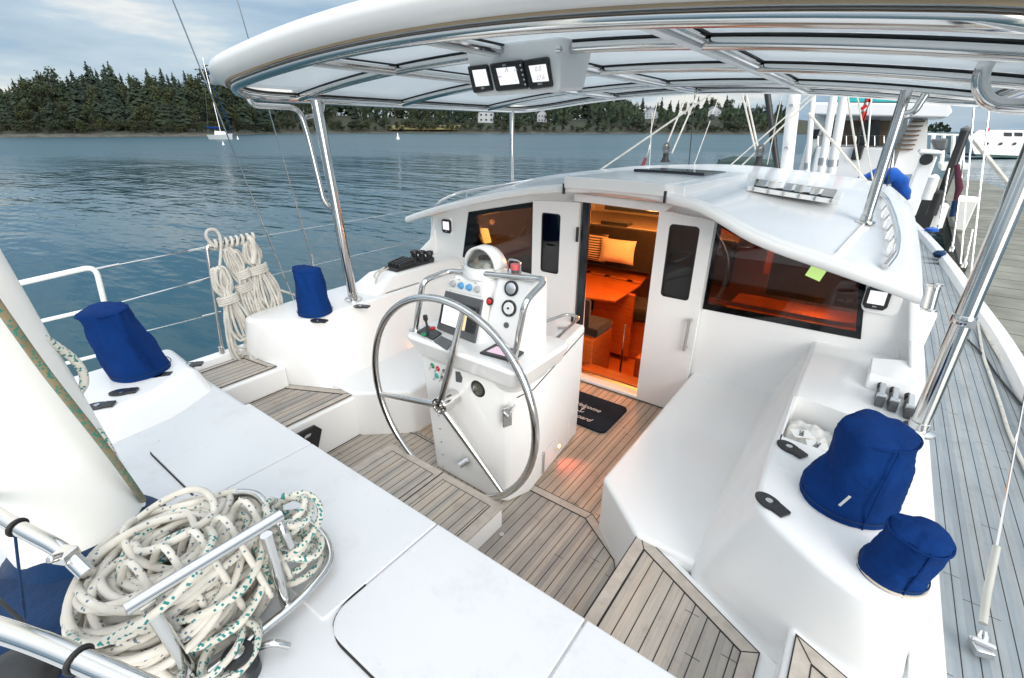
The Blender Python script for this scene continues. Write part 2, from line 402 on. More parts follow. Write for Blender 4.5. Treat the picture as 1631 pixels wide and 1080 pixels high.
# ================================================================== WATER, SHORE
def water_mat():
    t = MT('sea_water'); c = t.coord('Object')
    m1 = t.n.new('ShaderNodeMapping'); m1.inputs['Rotation'].default_value = (0, 0, R(-36)); m1.inputs['Scale'].default_value = (.35, 1.0, 1); t.l.new(c, m1.inputs[0])
    a = t.noise(m1.outputs[0], .55, 3, .5); b = t.noise(m1.outputs[0], 2.1, 3, .5); d = t.noise(m1.outputs[0], .06, 3, .5)
    h = t.math('ADD', t.math('MULTIPLY', a, 1.0), t.math('MULTIPLY', b, .28)); 
    cal = t.math('MULTIPLY_ADD', d, 1.6, -.25)
    bn = t.bump(h, .62, .34); t.l.new(t.math('MINIMUM', t.math('MAXIMUM', cal, .36), .9), bn.inputs['Strength'])
    ps = t.n.new('ShaderNodeSeparateXYZ'); t.l.new(c, ps.inputs[0])
    ds = t.math('SQRT', t.math('ADD', t.math('MULTIPLY', ps.outputs[0], ps.outputs[0]), t.math('MULTIPLY', ps.outputs[1], ps.outputs[1])))
    ds = t.math('ADD', ds, t.math('MULTIPLY', t.math('SUBTRACT', d, .5), 90.))
    rf = t.n.new('ShaderNodeMapRange'); rf.interpolation_type = 'SMOOTHSTEP'; t.l.new(ds, rf.inputs[0])
    for k_, v_ in (('From Min', 35), ('From Max', 95), ('To Min', .075), ('To Max', .34)): rf.inputs[k_].default_value = v_
    t.set(Base_Color=(.004, .052, .072), Roughness=rf.outputs[0], IOR=1.333, Specular_IOR_Level=.5)
    return t.m
WATER = water_mat()
mb = MB(); mb.grid(lambda u, v: (-3500+7000*u, -2500+6500*v, WZ), 8, 8)
tag(mb.build('water', WATER, smooth=0), None, None, kind='structure')

random.seed(4)
def foliage(name, a, b):
    t = MT(name); oi = t.n.new('ShaderNodeObjectInfo'); c = t.coord('Object')
    n = t.noise(c, .9, 4, .7)
    base = t.ramp(n, [(.3, a), (.7, b)]); tint = t.ramp(oi.outputs['Random'], [(0, (.65, .75, .75)), (.5, (1, 1, 1)), (1, (1.35, 1.2, .85))])
    t.set(Base_Color=t.mix(1, base, tint, 'MULTIPLY'), Roughness=.9); return t.m
FIR = foliage('fir_needles', (.008, .018, .012), (.024, .044, .024))
LEAF = foliage('broadleaf_foliage', (.012, .024, .010), (.045, .056, .022))
BARK = plain('tree_bark', (.07, .05, .04), .9)
def conifer(seed, lean=.0, base=.12, wid=.17):
    rnd = random.Random(seed); m = MB(); m.tube([(0, 0, 0), (0, 0, .95)], [.012, .002], 5, 1)
    z = base
    while z < .99:
        t = (z-base)/(1-base); rad = wid*(1-t)**.8*rnd.uniform(.75, 1.15)+.008
        for k in range(rnd.randint(6, 9)):
            a = rnd.uniform(0, 6.28); rr = rad*rnd.uniform(.55, 1.25); dz = rnd.uniform(-.02, .02)
            d = V((math.cos(a), math.sin(a), 0)); s = V((-d.y, d.x, 0)); w_ = rr*.38
            o = V((0, 0, z+dz)); tip = o+d*rr+V((0, 0, -rr*.35)); mid = o+d*rr*.55+V((0, 0, rr*.02))
            a1 = m.b.verts.new(o+V((0, 0, .035))); b1 = m.b.verts.new(mid+s*w_+V((0, 0, -rr*.28))); c1 = m.b.verts.new(tip); d1 = m.b.verts.new(mid-s*w_+V((0, 0, -rr*.28))); e1 = m.b.verts.new(mid+V((0, 0, rr*.12)))
            m.face([a1, b1, e1]); m.face([b1, c1, e1]); m.face([c1, d1, e1]); m.face([d1, a1, e1])
        z += .030+.012*(1-t)
    return m
def broad(seed):
    rnd = random.Random(seed); m = MB(); m.tube([(0, 0, 0), (0, 0, .5)], [.03, .01], 5, 1)
    for k in range(14):
        c = V((rnd.uniform(-.2, .2), rnd.uniform(-.2, .2), rnd.uniform(.28, .82))) if k else V((0, 0, .5))
        m.tube([(0, 0, max(.12, c.z-.22)), tuple(c)], [.012, .004], 4, 1)
        for j in range(64):
            d = V((rnd.gauss(0, 1), rnd.gauss(0, 1), rnd.gauss(0, 1))).normalized(); p = c+d*rnd.uniform(.05, .16)
            u, v = ortho(d+V((rnd.uniform(-.6, .6), rnd.uniform(-.6, .6), rnd.uniform(-.6, .6)))); s = rnd.uniform(.016, .036)
            m.face([m.b.verts.new(p+u*s), m.b.verts.new(p+v*s), m.b.verts.new(p-u*s), m.b.verts.new(p-v*s)])
    return m
TPROT = []
for i in range(6):
    o = conifer(10+i, base=random.uniform(.05, .3), wid=random.uniform(.17, .26)).build('conifer', [FIR, BARK], smooth=0); C.objects.unlink(o); TPROT.append(o.data); bpy.data.objects.remove(o)
BPROT = []
for i in range(3):
    o = broad(30+i).build('bush', [LEAF, BARK], smooth=0); C.objects.unlink(o); BPROT.append(o.data); bpy.data.objects.remove(o)
def tree(mesh, name, p, h, wd, label, cat, group):
    o = bpy.data.objects.new(name, mesh); C.objects.link(o); o.location = p; o.scale = (h*wd, h*wd, h); o.rotation_euler = (0, random.uniform(-.04, .04), random.uniform(0, 6.28))
    return tag(o, label, cat, group)
def interp(tb, x):
    for (a, b), (c, d) in zip(tb, tb[1:]):
        if x <= c: return b+(d-b)*max(0, (x-a))/(c-a)
    return tb[-1][1]
SHORE = [(-500, 150), (0, 175), (330, 215), (420, 330), (560, 430), (1000, 440), (1260, 440), (1700, 520), (2200, 900)]
GROUND = plain('shore_earth', (.03, .035, .02), .95, 0, .5, .12)
ROCK = plain('shore_rock', (.065, .06, .05), .9, 0, .6, .35, .5, 2)
def land_z(px, dd):  # height of the land dd metres behind the shoreline
    nz = noise.noise(V((px*.01, dd*.02, 3.3)))
    if dd >= 75: return land_z(px, 74)
    return WZ-.4+min(dd, 6)*.24+max(0, dd-6)*(.20 if px > 430 else .13)*(1+.4*nz)-max(0, px-1262)*.12
def land(name, x0, x1, rows, mat, nu):
    m = MB(); vs = []
    for i in range(nu+1):
        px = x0+(x1-x0)*i/nu; col_ = []
        for dd in rows:
            j = noise.noise(V((px*.06, dd*.3, 1)))
            d0 = interp(SHORE, px)+(j*2 if dd < 8 else 0)
            p = Pd(px, 207, d0+dd); col_.append(m.b.verts.new((p.x, p.y, land_z(px, dd)+j*(.5 if dd < 8 else .8))))
        vs.append(col_)
    for i in range(nu):
        for j in range(len(rows)-1): m.face([vs[i][j], vs[i+1][j], vs[i+1][j+1], vs[i][j+1]])
    return m.build(name, mat)
tag(land('shore_terrain', -260, 1330, [5, 9, 16, 28, 45, 70, 110, 180, 260], GROUND, 160), None, None, kind='structure')
tag(land('rocky_shoreline', -260, 1300, [-2, 0, 1.5, 3, 4.5, 6.5], ROCK, 420), None, None, kind='structure')
TOP = [(-200, 175), (0, 152), (20, 132), (60, 120), (105, 106), (140, 114), (190, 107), (230, 116), (270, 109), (330, 114), (350, 104), (400, 112), (560, 120), (900, 130), (1000, 140), (1030, 165), (1050, 150), (1095, 165), (1110, 150), (1160, 148), (1200, 160), (1262, 162)]
n_t = 0
HOUSEX = [(555, 13), (640, 15), (775, 12), (863, 8), (925, 12), (1035, 10), (1135, 9), (330, 14), (180, 7)]
def plant_row(x0, x1, step, dd, hfac, sub):
    global n_t
    px = x0
    while px < x1:
        if sub and any(abs(px-a) < b for a, b in HOUSEX): px += 4; continue
        d = interp(SHORE, px)+dd*random.uniform(.8, 1.25); g = Pd(px, 207, d); z0 = land_z(px, dd)-.3
        zt = Pd(px, interp(TOP, px)+random.uniform(-5, 12), d).z
        h = max(6, (zt-z0)*hfac*random.uniform(.86, 1.06))
        left = px < 430
        lab = 'dark green fir in the forest on the left headland' if left else 'dark fir on the low far shore seen under the hardtop'
        if random.random() < .42:
            tree(random.choice(BPROT), 'broadleaf_tree', (g.x, g.y, z0), h*random.uniform(.8, 1.0), random.uniform(.75, 1.1), 'dark rounded broadleaf tree between the firs of the left headland' if left else 'rounded broadleaf tree between the firs of the far shore', 'tree', 'broadleaf trees of the left headland' if left else 'broadleaf trees of the far shore'); px += step*random.uniform(.6, 1.4); continue
        tree(random.choice(TPROT), 'fir_tree', (g.x, g.y, z0), h, random.uniform(.9, 1.4), lab, 'tree', 'firs on the left headland' if left else 'firs on the far shore')
        n_t += 1; px += step*random.uniform(.6, 1.4)
plant_row(-70, 425, 8.0, 62, 1.04, 0); plant_row(-70, 430, 8.0, 38, .92, 1); plant_row(-70, 430, 11, 18, .60, 1)
plant_row(430, 1262, 10.0, 95, 1.0, 0); plant_row(430, 1262, 15, 40, .5, 1)
px = -60
while px < 1262:
    dd = random.uniform(7, 16); d = interp(SHORE, px)+dd; g = Pd(px, 207, d)
    left = px < 430
    tree(random.choice(BPROT), 'broadleaf_bush', (g.x, g.y, land_z(px, dd)-.5), random.uniform(2.5, 6) if left else random.uniform(4, 10), random.uniform(1.1, 2.0), 'olive green bush above the rocks of the left headland' if left else 'yellowish green bush along the low far shore', 'bush', 'bushes along the left headland' if left else 'bushes along the far shore')
    px += random.uniform(5, 15)
m = MB()   # the wood behind, one mass
for i in range(14000):
    px = random.uniform(-150, 1262); dd = random.uniform(30, 110)
    if any(abs(px-a) < b+3 for a, b in HOUSEX) and dd < 80: continue
    d = interp(SHORE, px)+dd; g = Pd(px, 207, d)
    zt = Pd(px, interp(TOP, px)+22, d).z; z0 = land_z(px, dd); p = V((g.x, g.y, random.uniform(z0, z0+(zt-z0)*.9)))
    s = random.uniform(.5, 1.3)*(1 if px < 430 else 1.6); nrm = V((random.gauss(0, .5), -1, random.gauss(0.4, .5))); u, v = ortho(nrm)
    m.face([m.b.verts.new(p+u*s), m.b.verts.new(p+v*s*1.5+u*.3), m.b.verts.new(p-u*s*.8), m.b.verts.new(p-v*s)])
tag(m.build('woodland', FIR, smooth=0), 'dense dark undergrowth and wood behind the shore firs', 'woodland', kind='stuff')

# houses
HW = plain('house_white_siding', (.42, .45, .48), .8); HG = plain('house_grey_siding', (.30, .34, .38), .8); HRF = plain('house_roof_shingle', (.16, .18, .20), .8); HB = plain('house_blue_siding', (.20, .34, .42), .8)
LAWN = plain('dry_lawn', (.20, .17, .07), .95, 0, .3, .2)
def house(px, pyb, dd, wpx, hpx, mat, label, storeys=2, roofh=.35):
    dd = 25
    while dd < 240 and land_z(px, dd) < Pd(px, pyb, interp(SHORE, px)+dd).z: dd += 2
    d = interp(SHORE, px)+dd; b = Pd(px, pyb, d); s = d/FPX*.92; W, H = wpx*s, hpx*s
    t = thing('house', label, 'house', (b.x, b.y, b.z)); X = rt0; Yd = HD
    rot = Matrix((X, Yd, V((0, 0, 1)))).transposed()
    m = MB(); m.box(b+V((0, 0, H/2-1)), (W, W*.7, H+2), rot); m.build('wall', mat, t, 0)
    m = MB(); e_ = .55
    for sgn in (-1, 1): m.quad([b+X*(sgn*W*e_)+Yd*(-W*.4)+V((0, 0, H)), b+X*(sgn*W*e_)+Yd*(W*.4)+V((0, 0, H)), b+Yd*(W*.4)+V((0, 0, H+W*roofh)), b+Yd*(-W*.4)+V((0, 0, H+W*roofh))], .3)
    r_ = m.build('roof', HRF, t, 0); m = MB()
    m.frus([b+X*(-W*.5)+Yd*(-W*.36)+V((0, 0, H)), b+X*(W*.5)+Yd*(-W*.36)+V((0, 0, H)), b+Yd*(-W*.36)+V((0, 0, H+W*roofh*.92))], [b+X*(-W*.5)+Yd*(-W*.33)+V((0, 0, H)), b+X*(W*.5)+Yd*(-W*.33)+V((0, 0, H)), b+Yd*(-W*.33)+V((0, 0, H+W*roofh*.92))]); m.build('gable', mat, t, 0)
    for i in range(storeys):
        for k in range(3):
            m = MB(); m.box(b+X*(W*(-.3+.3*k))+Yd*(-W*.355)+V((0, 0, H*((i+.5)/storeys))), (W*.11, .15, H/storeys*.36), rot); m.build('window', DGLASS, t, 0)
    m = MB(); m.box(b+X*(W*.22)+V((0, 0, H+W*roofh*.8)), (W*.07, W*.07, W*.35), rot); m.build('chimney', HG, r_, 0)
    return t
house(555, 182, 14, 34, 13, HG, 'grey house partly behind the first hardtop pole base')
house(640, 184, 16, 32, 10, HW, 'white long house above the dry lawn')
house(775, 195, 12, 26, 14, HW, 'white gabled house left of the thin fore pole')
house(863, 195, 12, 15, 12, HW, 'small white steep gabled house right of the thin fore pole')
house(925, 186, 16, 26, 8, HW, 'low pale house among trees on far shore')
house(1035, 188, 14, 20, 7, HG, 'grey house with terrace behind the thin stays')
house(1135, 184, 20, 20, 6, HW, 'small white house high on the shore near the dark vang')
house(375-45, 182, 26, 36, 9, HB, 'long low blue grey house behind the anchored sailboat', 1, .18)
house(180, 176, 30, 14, 8, HG, 'grey house hidden in the headland firs', 1)
m = MB(); a = [Pd(x_, 207, interp(SHORE, x_)+dd) for x_, dd in ((620, 8), (730, 8), (735, 24), (628, 24))]
m.quad([(p.x, p.y, z_) for p, z_ in zip(a, (2.2, 2.2, 5.5, 5.5))], .3); tag(m.build('dry_lawn', LAWN), None, None, kind='structure')

# anchored sailboat and buoys
HULLW = gelcoat('boat_white_paint', (.86, .87, .88))
PALEH = gelcoat('pale_grey_hull', (.42, .45, .47))
def sail_boat():
    wl = Pz(353, 222, WZ); t = thing('anchored_sailboat', 'white sailboat with blue sail cover anchored off the headland', 'sailboat', wl)
    s = (wl-CAM).dot(HD)/FPX*.88; X = rt0; Yd = HD
    def q(x_, y_, z_): return wl+X*(x_*s)+Yd*(y_*s)+V((0, 0, z_*s))
    m = MB(); lo = []; hi = []
    for x_, wy in ((-21, 4), (-12, 6), (5, 6), (20, .3)): lo.append(q(x_*.9, -wy*.8, -1)); hi.append(q(x_, -wy, 7 if x_ < 15 else 9))
    for x_, wy in ((20, .3), (5, 6), (-12, 6), (-21, 4)): lo.append(q(x_*.9, wy*.8, -1)); hi.append(q(x_, wy, 7 if x_ < 15 else 9))
    m.frus(lo, hi); m.build('hull', PALEH, t)
    m = MB(); m.frus([q(-8, -3.5, 7), q(10, -3, 7), q(10, 3, 7), q(-8, 3.5, 7)], [q(-7, -3, 13), q(7, -2.4, 12), q(7, 2.4, 12), q(-7, 3, 13)]); m.build('cabin', HULLW, t)
    m = MB(); m.tube([q(1, 0, 7), q(-1, 0, 118)], .6*s, 8); m.build('mast', DULL, t)
    m = MB(); m.tube([q(1, 0, 17), q(-20, 0, 18)], 1.6*s, 8); m.build('sail_cover', BLUE, t)
    m = MB(); m.tube([q(20, 0, 9), q(-.9, 0, 112)], .45*s, 6); m.build('furled_jib', BLUE, t)
    m = MB(); m.tube([q(-20, 0, 7), q(-1, 0, 117)], .15*s, 4); m.build('backstay', STEEL, t)
sail_boat()
for i, (x_, y_, r_) in enumerate(((356, 231, 1.6), (379, 222, 1.5), (634, 222, 2.6))):
    p = Pz(x_, y_, WZ); s = (p-CAM).dot(HD)/FPX; m = MB(); m.rev([(0, -r_*s*.5), (r_*s, -.2*s), (r_*s, r_*s*.6), (r_*.5*s, r_*s*1.2), (r_*.2*s, r_*s*3.2), (0, r_*s*3.4)], p, n=12)
    tag(m.build('mooring_buoy', HULLW), ['white mooring buoy just below the anchored sailboat', 'white mooring buoy right of the anchored sailboat', 'white pointed buoy floating alone in the bay'][i], 'buoy')

# ================================================================== THE YACHT (hull, decks, cockpit moulding, deckhouse)
yacht = thing('sailing_yacht', 'white sailing yacht with teak decks whose cockpit and deckhouse fill the picture', 'yacht', (CL, 3.5, 0))
BY = 3.49
def lab(o, s): o['label'] = s; return o
# soles
MB().prism([(-2.72, .6), (-.45, .6), (-.45, 1.76), (-.67, 1.89), (-.88, 1.99), (-2.72, 1.99)], -.06, 0).build('cockpit_sole', TEAK, yacht)
MB().prism([(-2.72, 1.99), (-.84, 1.99), (-.84, 3.5), (-2.72, 3.5)], -.06, -.006).build('walkway_sole', TEAKF, yacht)
def board(pts, wdt, name='margin_board', z=0, parent=yacht, side=1, line=True):
    # teak margin board following a poly-line, with black caulk lines at its edges
    m = MB(); ps = [V((p[0], p[1], 0)) for p in pts]; offs = []
    for i, p in enumerate(ps):
        ns = []
        for a, b in ((i-1, i), (i, i+1)):
            if a < 0 or b >= len(ps): continue
            d = (ps[b]-ps[a]).normalized(); ns.append(V((-d.y, d.x, 0))*side)
        n = sum(ns, V()); n.normalize(); k = 1/max(.35, n.dot(ns[0])); offs.append(n*k)
    for i in range(len(ps)-1):
        a, b = ps[i], ps[i+1]; c, d = ps[i+1]+offs[i+1]*wdt, ps[i]+offs[i]*wdt
        q = [a, b, c, d]
        if side < 0: q = q[::-1]
        m.frus([(v.x, v.y, z+.0005) for v in q], [(v.x, v.y, z+.004) for v in q], 0)
        if line:
            e0, e1 = d, c; t_ = .0045
            q = [e0, e1, e1+offs[i+1]*t_, e0+offs[i]*t_]
            if side < 0: q = q[::-1]
            m.frus([(v.x, v.y, z+.0006) for v in q], [(v.x, v.y, z+.0046) for v in q], 1)
            q = [a-offs[i]*t_, b-offs[i+1]*t_, b, a]
            if side < 0: q = q[::-1]
            m.frus([(v.x, v.y, z+.0006) for v in q], [(v.x, v.y, z+.0044) for v in q], 1)
    for i in range(1, len(ps)-1):
        p, o_ = ps[i], ps[i]+offs[i]*wdt; d = (o_-p).normalized()*.0; s_ = V((-(o_-p).y, (o_-p).x, 0)).normalized()*.002
        m.frus([(v.x, v.y, z+.0007) for v in (p-s_, p+s_, o_+s_, o_-s_)], [(v.x, v.y, z+.0050) for v in (p-s_, p+s_, o_+s_, o_-s_)], 1)
    return m.build(name, [BORD, CAULK], parent, 0)
board([(-1.33, 1.972), (-.925, 1.972), (-.66, 1.80), (-.54, 1.62)], .05, side=1)
board([(-2.70, 1.2), (-2.70, 1.875), (-2.36, 1.965), (-2.30, 1.96), (-1.97, 1.96)], .012, side=-1)
board([(-1.97, 3.43), (-.85, 3.43)], .028, side=1)
lb = MB(); p = Pz(799, 851, .004); lb.cyl((p.x, p.y, .002), (p.x, p.y, .006), .014, n=20); lb.build('lift_ring', STEEL, yacht)
# raised grating step by the wheel
BX0, BX1, BYF = -2.235, -1.28, 1.63
b = MB(); b.prism([(BX0, .7), (BX1, .7), (BX1, BYF), (BX0, BYF)], .0, .135); st = b.build('helm_step', WHITE, yacht, bevel=.012)
MB().prism([(BX0-.006, .7), (BX1+.006, .7), (BX1+.006, BYF+.008), (BX0-.006, BYF+.008)], .136, .155).build('teak_tread', BORD, st, bevel=.005)
for xa, xb in ((-2.165, -1.79), (-1.70, -1.335)):
    m = MB(); m.prism([(xa, .75), (xb, .75), (xb, BYF-.05), (xa, BYF-.05)], .1552, .1575); m.build('teak_grating', TEAK, st, 0)
    m = MB()
    for x0, y0, x1, y1 in ((xa-.004, .75, xa, BYF-.046), (xb, .75, xb+.004, BYF-.046), (xa, BYF-.05, xb, BYF-.046)): m.prism([(x0, y0), (x1, y0), (x1, y1), (x0, y1)], .1552, .158)
    m.build('caulk_seam', CAULK, st, 0)
m = MB(); m.prism([(-1.752, .75), (-1.746, .75), (-1.746, BYF), (-1.752, BYF)], .1552, .158); m.build('caulk_seam', CAULK, st, 0)

# steps up to the side decks
def stepprism(pts, z, name, par=yacht):
    return MB().prism(pts, -.1, z-.008).build(name, WHITE, par, bevel=.022)
S1P = [(-3.30, .5), (-2.69, .5), (-2.69, 1.80), (-3.30, 1.53)]
S1S = [(-.55, .5), (.14, .5), (.14, 1.46), (-.53, 1.80)]
s1p = stepprism(S1P, .335, 'port_side_step'); s1s = stepprism(S1S, .335, 'starboard_side_step')
def teakpanel(pts, z, par, name='teak_tread', mat=TEAK, bw=.05, closed=False):
    MB().prism(pts, z-.006, z).build(name, mat, par, 0)
    n = len(pts)
teakpanel([(-3.235, .5), (-2.715, .5), (-2.715, 1.745), (-3.235, 1.485)], .336, s1p)
board([(-2.715, .5), (-2.715, 1.745), (-3.235, 1.485), (-3.235, .5)], .05, z=.336, parent=s1p, side=1)
teakpanel([(-.525, .5), (.055, .5), (.055, 1.452), (-.525, 1.735)], .336, s1s)
board([(.055, .5), (.055, 1.452), (-.525, 1.735), (-.525, .5)], .052, z=.336, parent=s1s, side=1)
s2p = MB().prism([(-3.70, -1.4), (-3.20, -1.4), (-3.20, 1.50), (-3.70, 1.40)], .1, .50).build('port_gate_step', WHITE, yacht, bevel=.02)
teakpanel([(-3.60, .5), (-3.235, .5), (-3.235, 1.445), (-3.60, 1.40)], .507, s2p)
board([(-3.235, .5), (-3.235, 1.445), (-3.60, 1.40), (-3.60, .5)], .035, z=.507, parent=s2p, side=1)
s2s = MB().prism([(.115, .3), (.50, .3), (.50, 1.36), (.115, 1.50)], .1, .52).build('starboard_upper_step', WHITE, yacht, bevel=.02)
teakpanel([(.14, .4), (.44, .4), (.44, 1.31), (.14, 1.436)], .527, s2s)
board([(.44, .4), (.44, 1.31), (.14, 1.436), (.14, .4)], .05, z=.527, parent=s2s, side=1)
# slotted black foot rest on the port riser
m = MB(); f = lambda u, v, w_: (-2.688+w_, u, v)
m.plate([(1.02, .07), (1.34, .07), (1.40, .22), (1.36, .27), (1.0, .27)], [rrect(1.05, .20, 1.12, .235, .015, 3), rrect(1.16, .20, 1.23, .235, .015, 3), rrect(1.27, .20, 1.33, .235, .015, 3), rrect(1.05, .11, 1.14, .145, .015, 3), rrect(1.25, .11, 1.32, .145, .015, 3)], f, .022)
m.cyl((-2.668, 1.19, .165), (-2.65, 1.19, .165), .026); fr = m.build('slotted_foot_rest', BLACK, yacht, bevel=.003)

# benches
def bench(pts, name):
    return MB().prism(pts, -.1, .36).build(name, WHITE, yacht, bevel=.026, seg=4)
def mir(pts): return [(2*CL-p[0], p[1]) for p in pts]
BS = [(-.842, 3.52), (-.25, 3.52), (-.25, 1.69), (-.53, 1.69), (-.838, 1.96)]
bench(BS, 'starboard_bench'); bench(mir(BS)[::-1], 'port_bench')
# coamings: flared mouldings with a flat top for winches
def ring(lo, hi, zl, zh): return [(p[0], p[1], zl) for p in lo], [(p[0], p[1], zh) for p in hi]
CLO = [(-.30, 3.52), (-.30, 1.66), (.115, 1.465), (.50, 1.36), (.52, 3.52)]
CHI = [(-.12, 3.52), (-.12, 1.70), (-.075, 1.615), (.13, 1.468), (.25, 1.42), (.36, 1.43), (.405, 1.52), (.43, 3.52)]
def coaming(CLO, CHI, name, holes=None):
    # side shell as a loft by nearest parameter, top as plate with openings
    m = MB(); n = 40
    def resample(poly, n, closed=False):
        ps = [V((p[0], p[1], 0)) for p in poly]; L_ = [0]
        for a, b in zip(ps, ps[1:]): L_.append(L_[-1]+(b-a).length)
        out = []
        for i in range(n+1):
            t = L_[-1]*i/n; k = 0
            while k < len(ps)-2 and L_[k+1] < t: k += 1
            out.append(ps[k].lerp(ps[k+1], (t-L_[k])/max(1e-6, L_[k+1]-L_[k])))
        return out
    segs = [(0, 1), (1, 2), (2, 3), (3, 4)]
    bot = []; top = []
    groups = [([CHI[0], CHI[1]], [CLO[0], CLO[1]]), ([CHI[1], CHI[2], CHI[3]], [CLO[1], CLO[2]]), ([CHI[3], CHI[4], CHI[5]], [CLO[2], CLO[3]]), ([CHI[5], CHI[6], CHI[7]], [CLO[3], CLO[4]])]
    for t_, b_ in groups:
        tt = resample(t_, 10); bb = resample(b_, 10); s_ = 0 if not top else 1; top += tt[s_:]; bot += bb[s_:]
    # smooth corners
    def sm(a):
        for _ in range(3):
            a = [a[0]]+[(a[i-1]+a[i]*2+a[i+1])/4 for i in range(1, len(a)-1)]+[a[-1]]
        return a
    top = sm(top); bot = sm(bot); rings = []
    prof = [(0, 0), (.25, .22), (.5, .47), (.75, .72), (.88, .86), (.955, .935), (.985, .975), (1, 1)]
    rr = .032
    for k in range(9):
        f_ = k/8; z = .30+(.83-rr-.30)*f_; rings.append([b.lerp(t_, f_) + V((0, 0, z)) for b, t_ in zip(bot, top)])
    cen = sum(top, V())/len(top)
    nrm = []
    for i in range(len(top)):
        d = (top[min(i+1, len(top)-1)]-top[max(0, i-1)]).normalized(); q = V((-d.y, d.x, 0)); 
        if q.dot(cen-top[i]) < 0: q = -q
        nrm.append(q)
    for k in range(1, 6):
        a = k/5*PI/2; rings.append([t_+q*(rr*(1-math.cos(a)))+V((0, 0, .83-rr+rr*math.sin(a))) for t_, q in zip(top, nrm)])
    vv = [[m.b.verts.new(p) for p in r_] for r_ in rings]
    for A, B in zip(vv, vv[1:]):
        for i in range(len(A)-1): m.face([A[i], A[i+1], B[i+1], B[i]])
    outer = [(p.x, p.y) for p in rings[-1]]
    loops = [outer]+(holes or []); tris = geometry.tessellate_polygon([[V((p[0], p[1], 0)) for p in l] for l in loops])
    flat = [p for l in loops for p in l]; tv = [m.b.verts.new((p[0], p[1], .83)) for p in flat]
    for t_ in tris: m.face([tv[i] for i in t_])
    k = len(outer)
    for l in (holes or []):
        n_ = len(l); lo = [m.b.verts.new((p[0], p[1], .62)) for p in l]
        for i in range(n_): m.face([tv[k+i], tv[k+(i+1) % n_], lo[(i+1) % n_], lo[i]])
        m.face(lo); k += n_
    bmesh.ops.remove_doubles(m.b, verts=m.b.verts, dist=.0008)
    return m.build(name, WHITE, yacht, 50)
POCK = [(-.095, 2.19), (-.105, 2.60), (-.085, 2.62), (.15, 2.565), (.17, 2.54), (.20, 2.17), (.18, 2.15), (-.08, 2.17)]
coaming(CLO, CHI, 'starboard_coaming', [POCK])
POCKP = [(-3.13, 2.42), (-3.42, 2.47), (-3.42, 2.85), (-3.13, 2.80)]
coaming(mir(CLO), mir(CHI), 'port_coaming', [POCKP])
MB().prism([(-.09, 2.19), (.17, 2.17), (.15, 2.55), (-.09, 2.60)], .621, .625).build('pocket_liner', RUBBER, yacht, 0)
# aft deck with lids
ad = MB(); ad.prism([(-3.2, -1.8), (-.02, -1.8), (-.02, .929), (-3.2, .929)], .40, .711); adk = ad.build('aft_deck', NONSKID, yacht, bevel=.03, seg=4)
for k, (x0, x1, nm) in enumerate(((-2.50, -1.897, 'locker_lid'), (-1.892, -1.053, 'locker_lid'), (-1.047, -.409, 'locker_lid'), (-.403, -.05, 'locker_lid'))):
    q = rrect(x0, .44, x1, .930, .06, 6) if k in (0, 2) else rrect(x0, .44, x1, .930, .01, 2)
    q = [(a, (b if b < .9 else min(b, .930))) for a, b in q]
    q2 = [(x0, .930), (x1, .930)]
    low = [p for p in q if p[1] < .6]
    if k == 2: low = [p for p in rrect(x0, .43, x1, .930, .09, 8) if p[1] < .6]
    MB().prism([(x1, .932), (x0, .932)]+low, .70, .72).build(nm, NONSKID, adk, bevel=.006, seg=2)
lo = [(-3.52, .955), (-2.60, .955), (-2.45, .60), (-2.55, .2), (-2.55, -1.8), (-3.52, -1.8)]
hi = [(-3.40, .90), (-2.95, .87), (-2.80, .62), (-2.74, .2), (-2.74, -1.8), (-3.40, -1.8)]
m = MB(); a, b = ring(lo, hi, .45, .83); m.frus(a, b); m.build('port_aft_coaming', WHITE, yacht, bevel=.05, seg=5)
# hull, decks, toe rail
OUT_S = [(.95, -1.8), (1.10, 1.0), (1.14, 4.5), (1.06, 6.4), (.90, 9.0), (.50, 12.8), (-.05, 16.2), (-.75, 18.6)]
OUT_P = [(-3.68, -1.8), (-3.69, 1.5), (-3.78, 4.0), (-3.80, 7), (-3.6, 9.5), (-3.0, 13), (-1.95, 16.6), (-.95, 18.6)]
OS = spline([(p[0], p[1], 0) for p in OUT_S], 6); OP = spline([(p[0], p[1], 0) for p in OUT_P], 6)
m = MB(); ring_o = OS+OP[::-1]
lo_ = [m.b.verts.new((CL+(p.x-CL)*.86, p.y*.985, -1.3)) for p in ring_o]; mi_ = [m.b.verts.new((p.x*1.0, p.y, .10)) for p in ring_o]; up_ = [m.b.verts.new((p.x, p.y, .47)) for p in ring_o]
for A, B in ((lo_, mi_), (mi_, up_)):
    for i in range(len(A)): j = (i+1) % len(A); m.face([A[i], A[j], B[j], B[i]])
m.build('hull', WHITE, yacht, 60, solid=.03)
sidein = [(.50, -1.8), (.535, 1.6), (.56, 3.5), (.60, 5.4), (.50, 7.9)]
m = MB(); m.prism([(p.x-.03, p.y) for p in OS if p.y < 8.2]+[(.9, 8.3), (.45, 8.3)]+sidein[::-1], .42, .48); m.build('side_deck', TEAKS, yacht, 0)
m = MB(); m.prism([(p.x-.03, p.y) for p in OS if p.y > 8.2]+[(p.x+.03, p.y) for p in OP[::-1] if p.y > 7.8]+[(-3.75, 7.8), (.55, 8.2)], .42, .485); m.build('fore_deck', TEAKS, yacht, 0)
m = MB(); m.prism([(p.x+.03, p.y) for p in OP if 1.4 < p.y < 8.2]+[(-3.4, 8.2), (-3.35, 1.4)], .42, .478); m.build('side_deck', TEAKS, yacht, 0)
